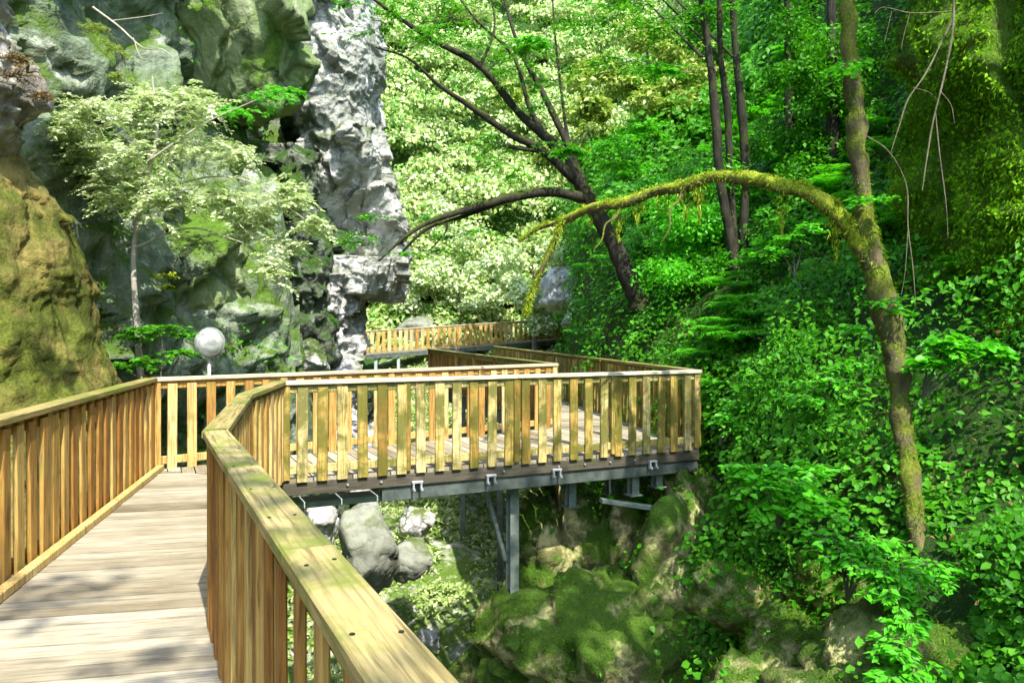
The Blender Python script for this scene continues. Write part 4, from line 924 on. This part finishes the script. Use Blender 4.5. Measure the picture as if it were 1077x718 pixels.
# hanging vines
for lb, sts in [('bare forked vine hanging before the dark recess', [[(1003, 18, 7.5, .018), (975, 75, 7.5, .014), (955, 105, 7.5, .012), (945, 135, 7.5, .009), (937, 160, 7.5, .005)], [(960, 92, 7.5, .008), (978, 98, 7.5, .006), (990, 110, 7.5, .004)]]),
                ('long bare vine hanging beside the right moss wall', [[(1003, -30, 7.4, .02), (1002, 30, 7.4, .018), (993, 80, 7.4, .016), (982, 125, 7.4, .013), (975, 165, 7.4, .012), (970, 200, 7.4, .008)], [(984, 120, 7.4, .01), (988, 160, 7.35, .009), (995, 215, 7.3, .008), (997, 250, 7.3, .005)], [(988, 95, 7.4, .007), (1000, 110, 7.35, .005), (1004, 130, 7.3, .003)]]),
                ('thin grey vine reaching left under the top edge', [[(1005, 12, 7.6, .012), (960, 14, 7.7, .01), (930, 8, 7.8, .008), (920, 14, 7.8, .005)], [(957, 14, 7.7, .006), (950, 40, 7.7, .005), (948, 52, 7.7, .003)], [(938, 12, 7.7, .005), (930, 45, 7.7, .003)]]),
                ('pair of thin vines hanging beside the leaning trunk', [[(906, 140, 7.2, .012), (935, 160, 7.25, .01), (953, 195, 7.3, .01), (955, 240, 7.3, .012), (960, 280, 7.3, .01), (963, 320, 7.3, .006)], [(955, 240, 7.3, .008), (952, 285, 7.3, .006), (948, 310, 7.3, .004)]])]:
    root, base, cv = tree('vine', lb, 'vine', [[(a, b, d, r * .58) for a, b, d, r in q] for q in sts], 'bark_vine', 6, .25)
root, base, cv = tree('vine', 'dry bleached twig curling out from the left wall', 'twig', [[(98, 8, 10.2, .016), (125, 28, 10, .013), (150, 50, 9.9, .01), (170, 52, 9.8, .008), (184, 62, 9.8, .005)], [(140, 40, 9.9, .008), (150, 62, 9.9, .006), (170, 55, 9.9, .004)], [(118, 22, 10.05, .009), (150, 18, 10, .006), (172, 14, 10, .003)]], 'bark_pale', 5, .1)

# mossy fuzz on the big boulders
for o in [o for o in bpy.data.objects if o.name.startswith('boulder') and o.location.y < 12]:
    me = o.data; co = np.zeros(len(me.vertices) * 3, np.float32); me.vertices.foreach_get('co', co); co = co.reshape(-1, 3).astype(float)
    nr = np.zeros(len(me.vertices) * 3, np.float32); me.vertices.foreach_get('normal', nr); nr = nr.reshape(-1, 3).astype(float)
    d = fbm(co * 1.3, 3, 5) + nr[:, 2] * .5
    k = np.where((d > .15) & (nr[:, 2] > -.2))[0]; k = RNG.choice(k, min(16000, len(k) * 2)); n = len(k)
    v, f = leaf_arrays(co[k] + RNG.normal(size=(n, 3)) * .012, unit(nr[k] * .6 + rdir(n) * .8 + np.array([0, 0, -.3])), nr[k] + .3 * RNG.normal(size=(n, 3)), RNG.uniform(.02, .055, n), BLADE)
    tag(mk('moss', v, f, M['moss_tuft'], o), kind='stuff')

# ------------------------------------------------------------------ light, sky, camera
S = unit(np.array([.24, -.54, .81]))
el = math.asin(S[2]); az = math.atan2(S[0], S[1])
w = bpy.data.worlds.new('World'); scene.world = w; w.use_nodes = True
nt = w.node_tree; bgn = nt.nodes['Background']; sky = nt.nodes.new('ShaderNodeTexSky'); sky.sky_type = 'NISHITA'; sky.sun_disc = False
sky.sun_elevation = el; sky.sun_rotation = az; nt.links.new(sky.outputs[0], bgn.inputs[0]); bgn.inputs[1].default_value = .15
sl = bpy.data.lights.new('sun', 'SUN'); sl.energy = 2.0; sl.angle = R(.5); sl.color = (1., .95, .86)
so = bpy.data.objects.new('sun', sl); link(so); so.rotation_euler = Vector(-S).to_track_quat('-Z', 'Y').to_euler(); so.location = (0, 0, 30)
cam = bpy.data.cameras.new('camera'); co_ = link(bpy.data.objects.new('camera', cam)); scene.camera = co_
cam.sensor_width = 36; cam.lens = 36 * F / 1077; cam.shift_y = -(359 - HY) / 1077; cam.clip_start = .05; cam.clip_end = 900
co_.location = (0, 0, EYE); co_.rotation_euler = (R(90), 0, 0)
vs = scene.view_settings; vs.view_transform = 'Standard'; vs.look = 'None'; vs.gamma = 1; vs.exposure = 2.42; vs.use_curve_mapping = False
scene.cycles.use_denoising = True
scene.cycles.max_bounces = 6; scene.cycles.diffuse_bounces = 4; scene.cycles.transmission_bounces = 4; scene.cycles.glossy_bounces = 2
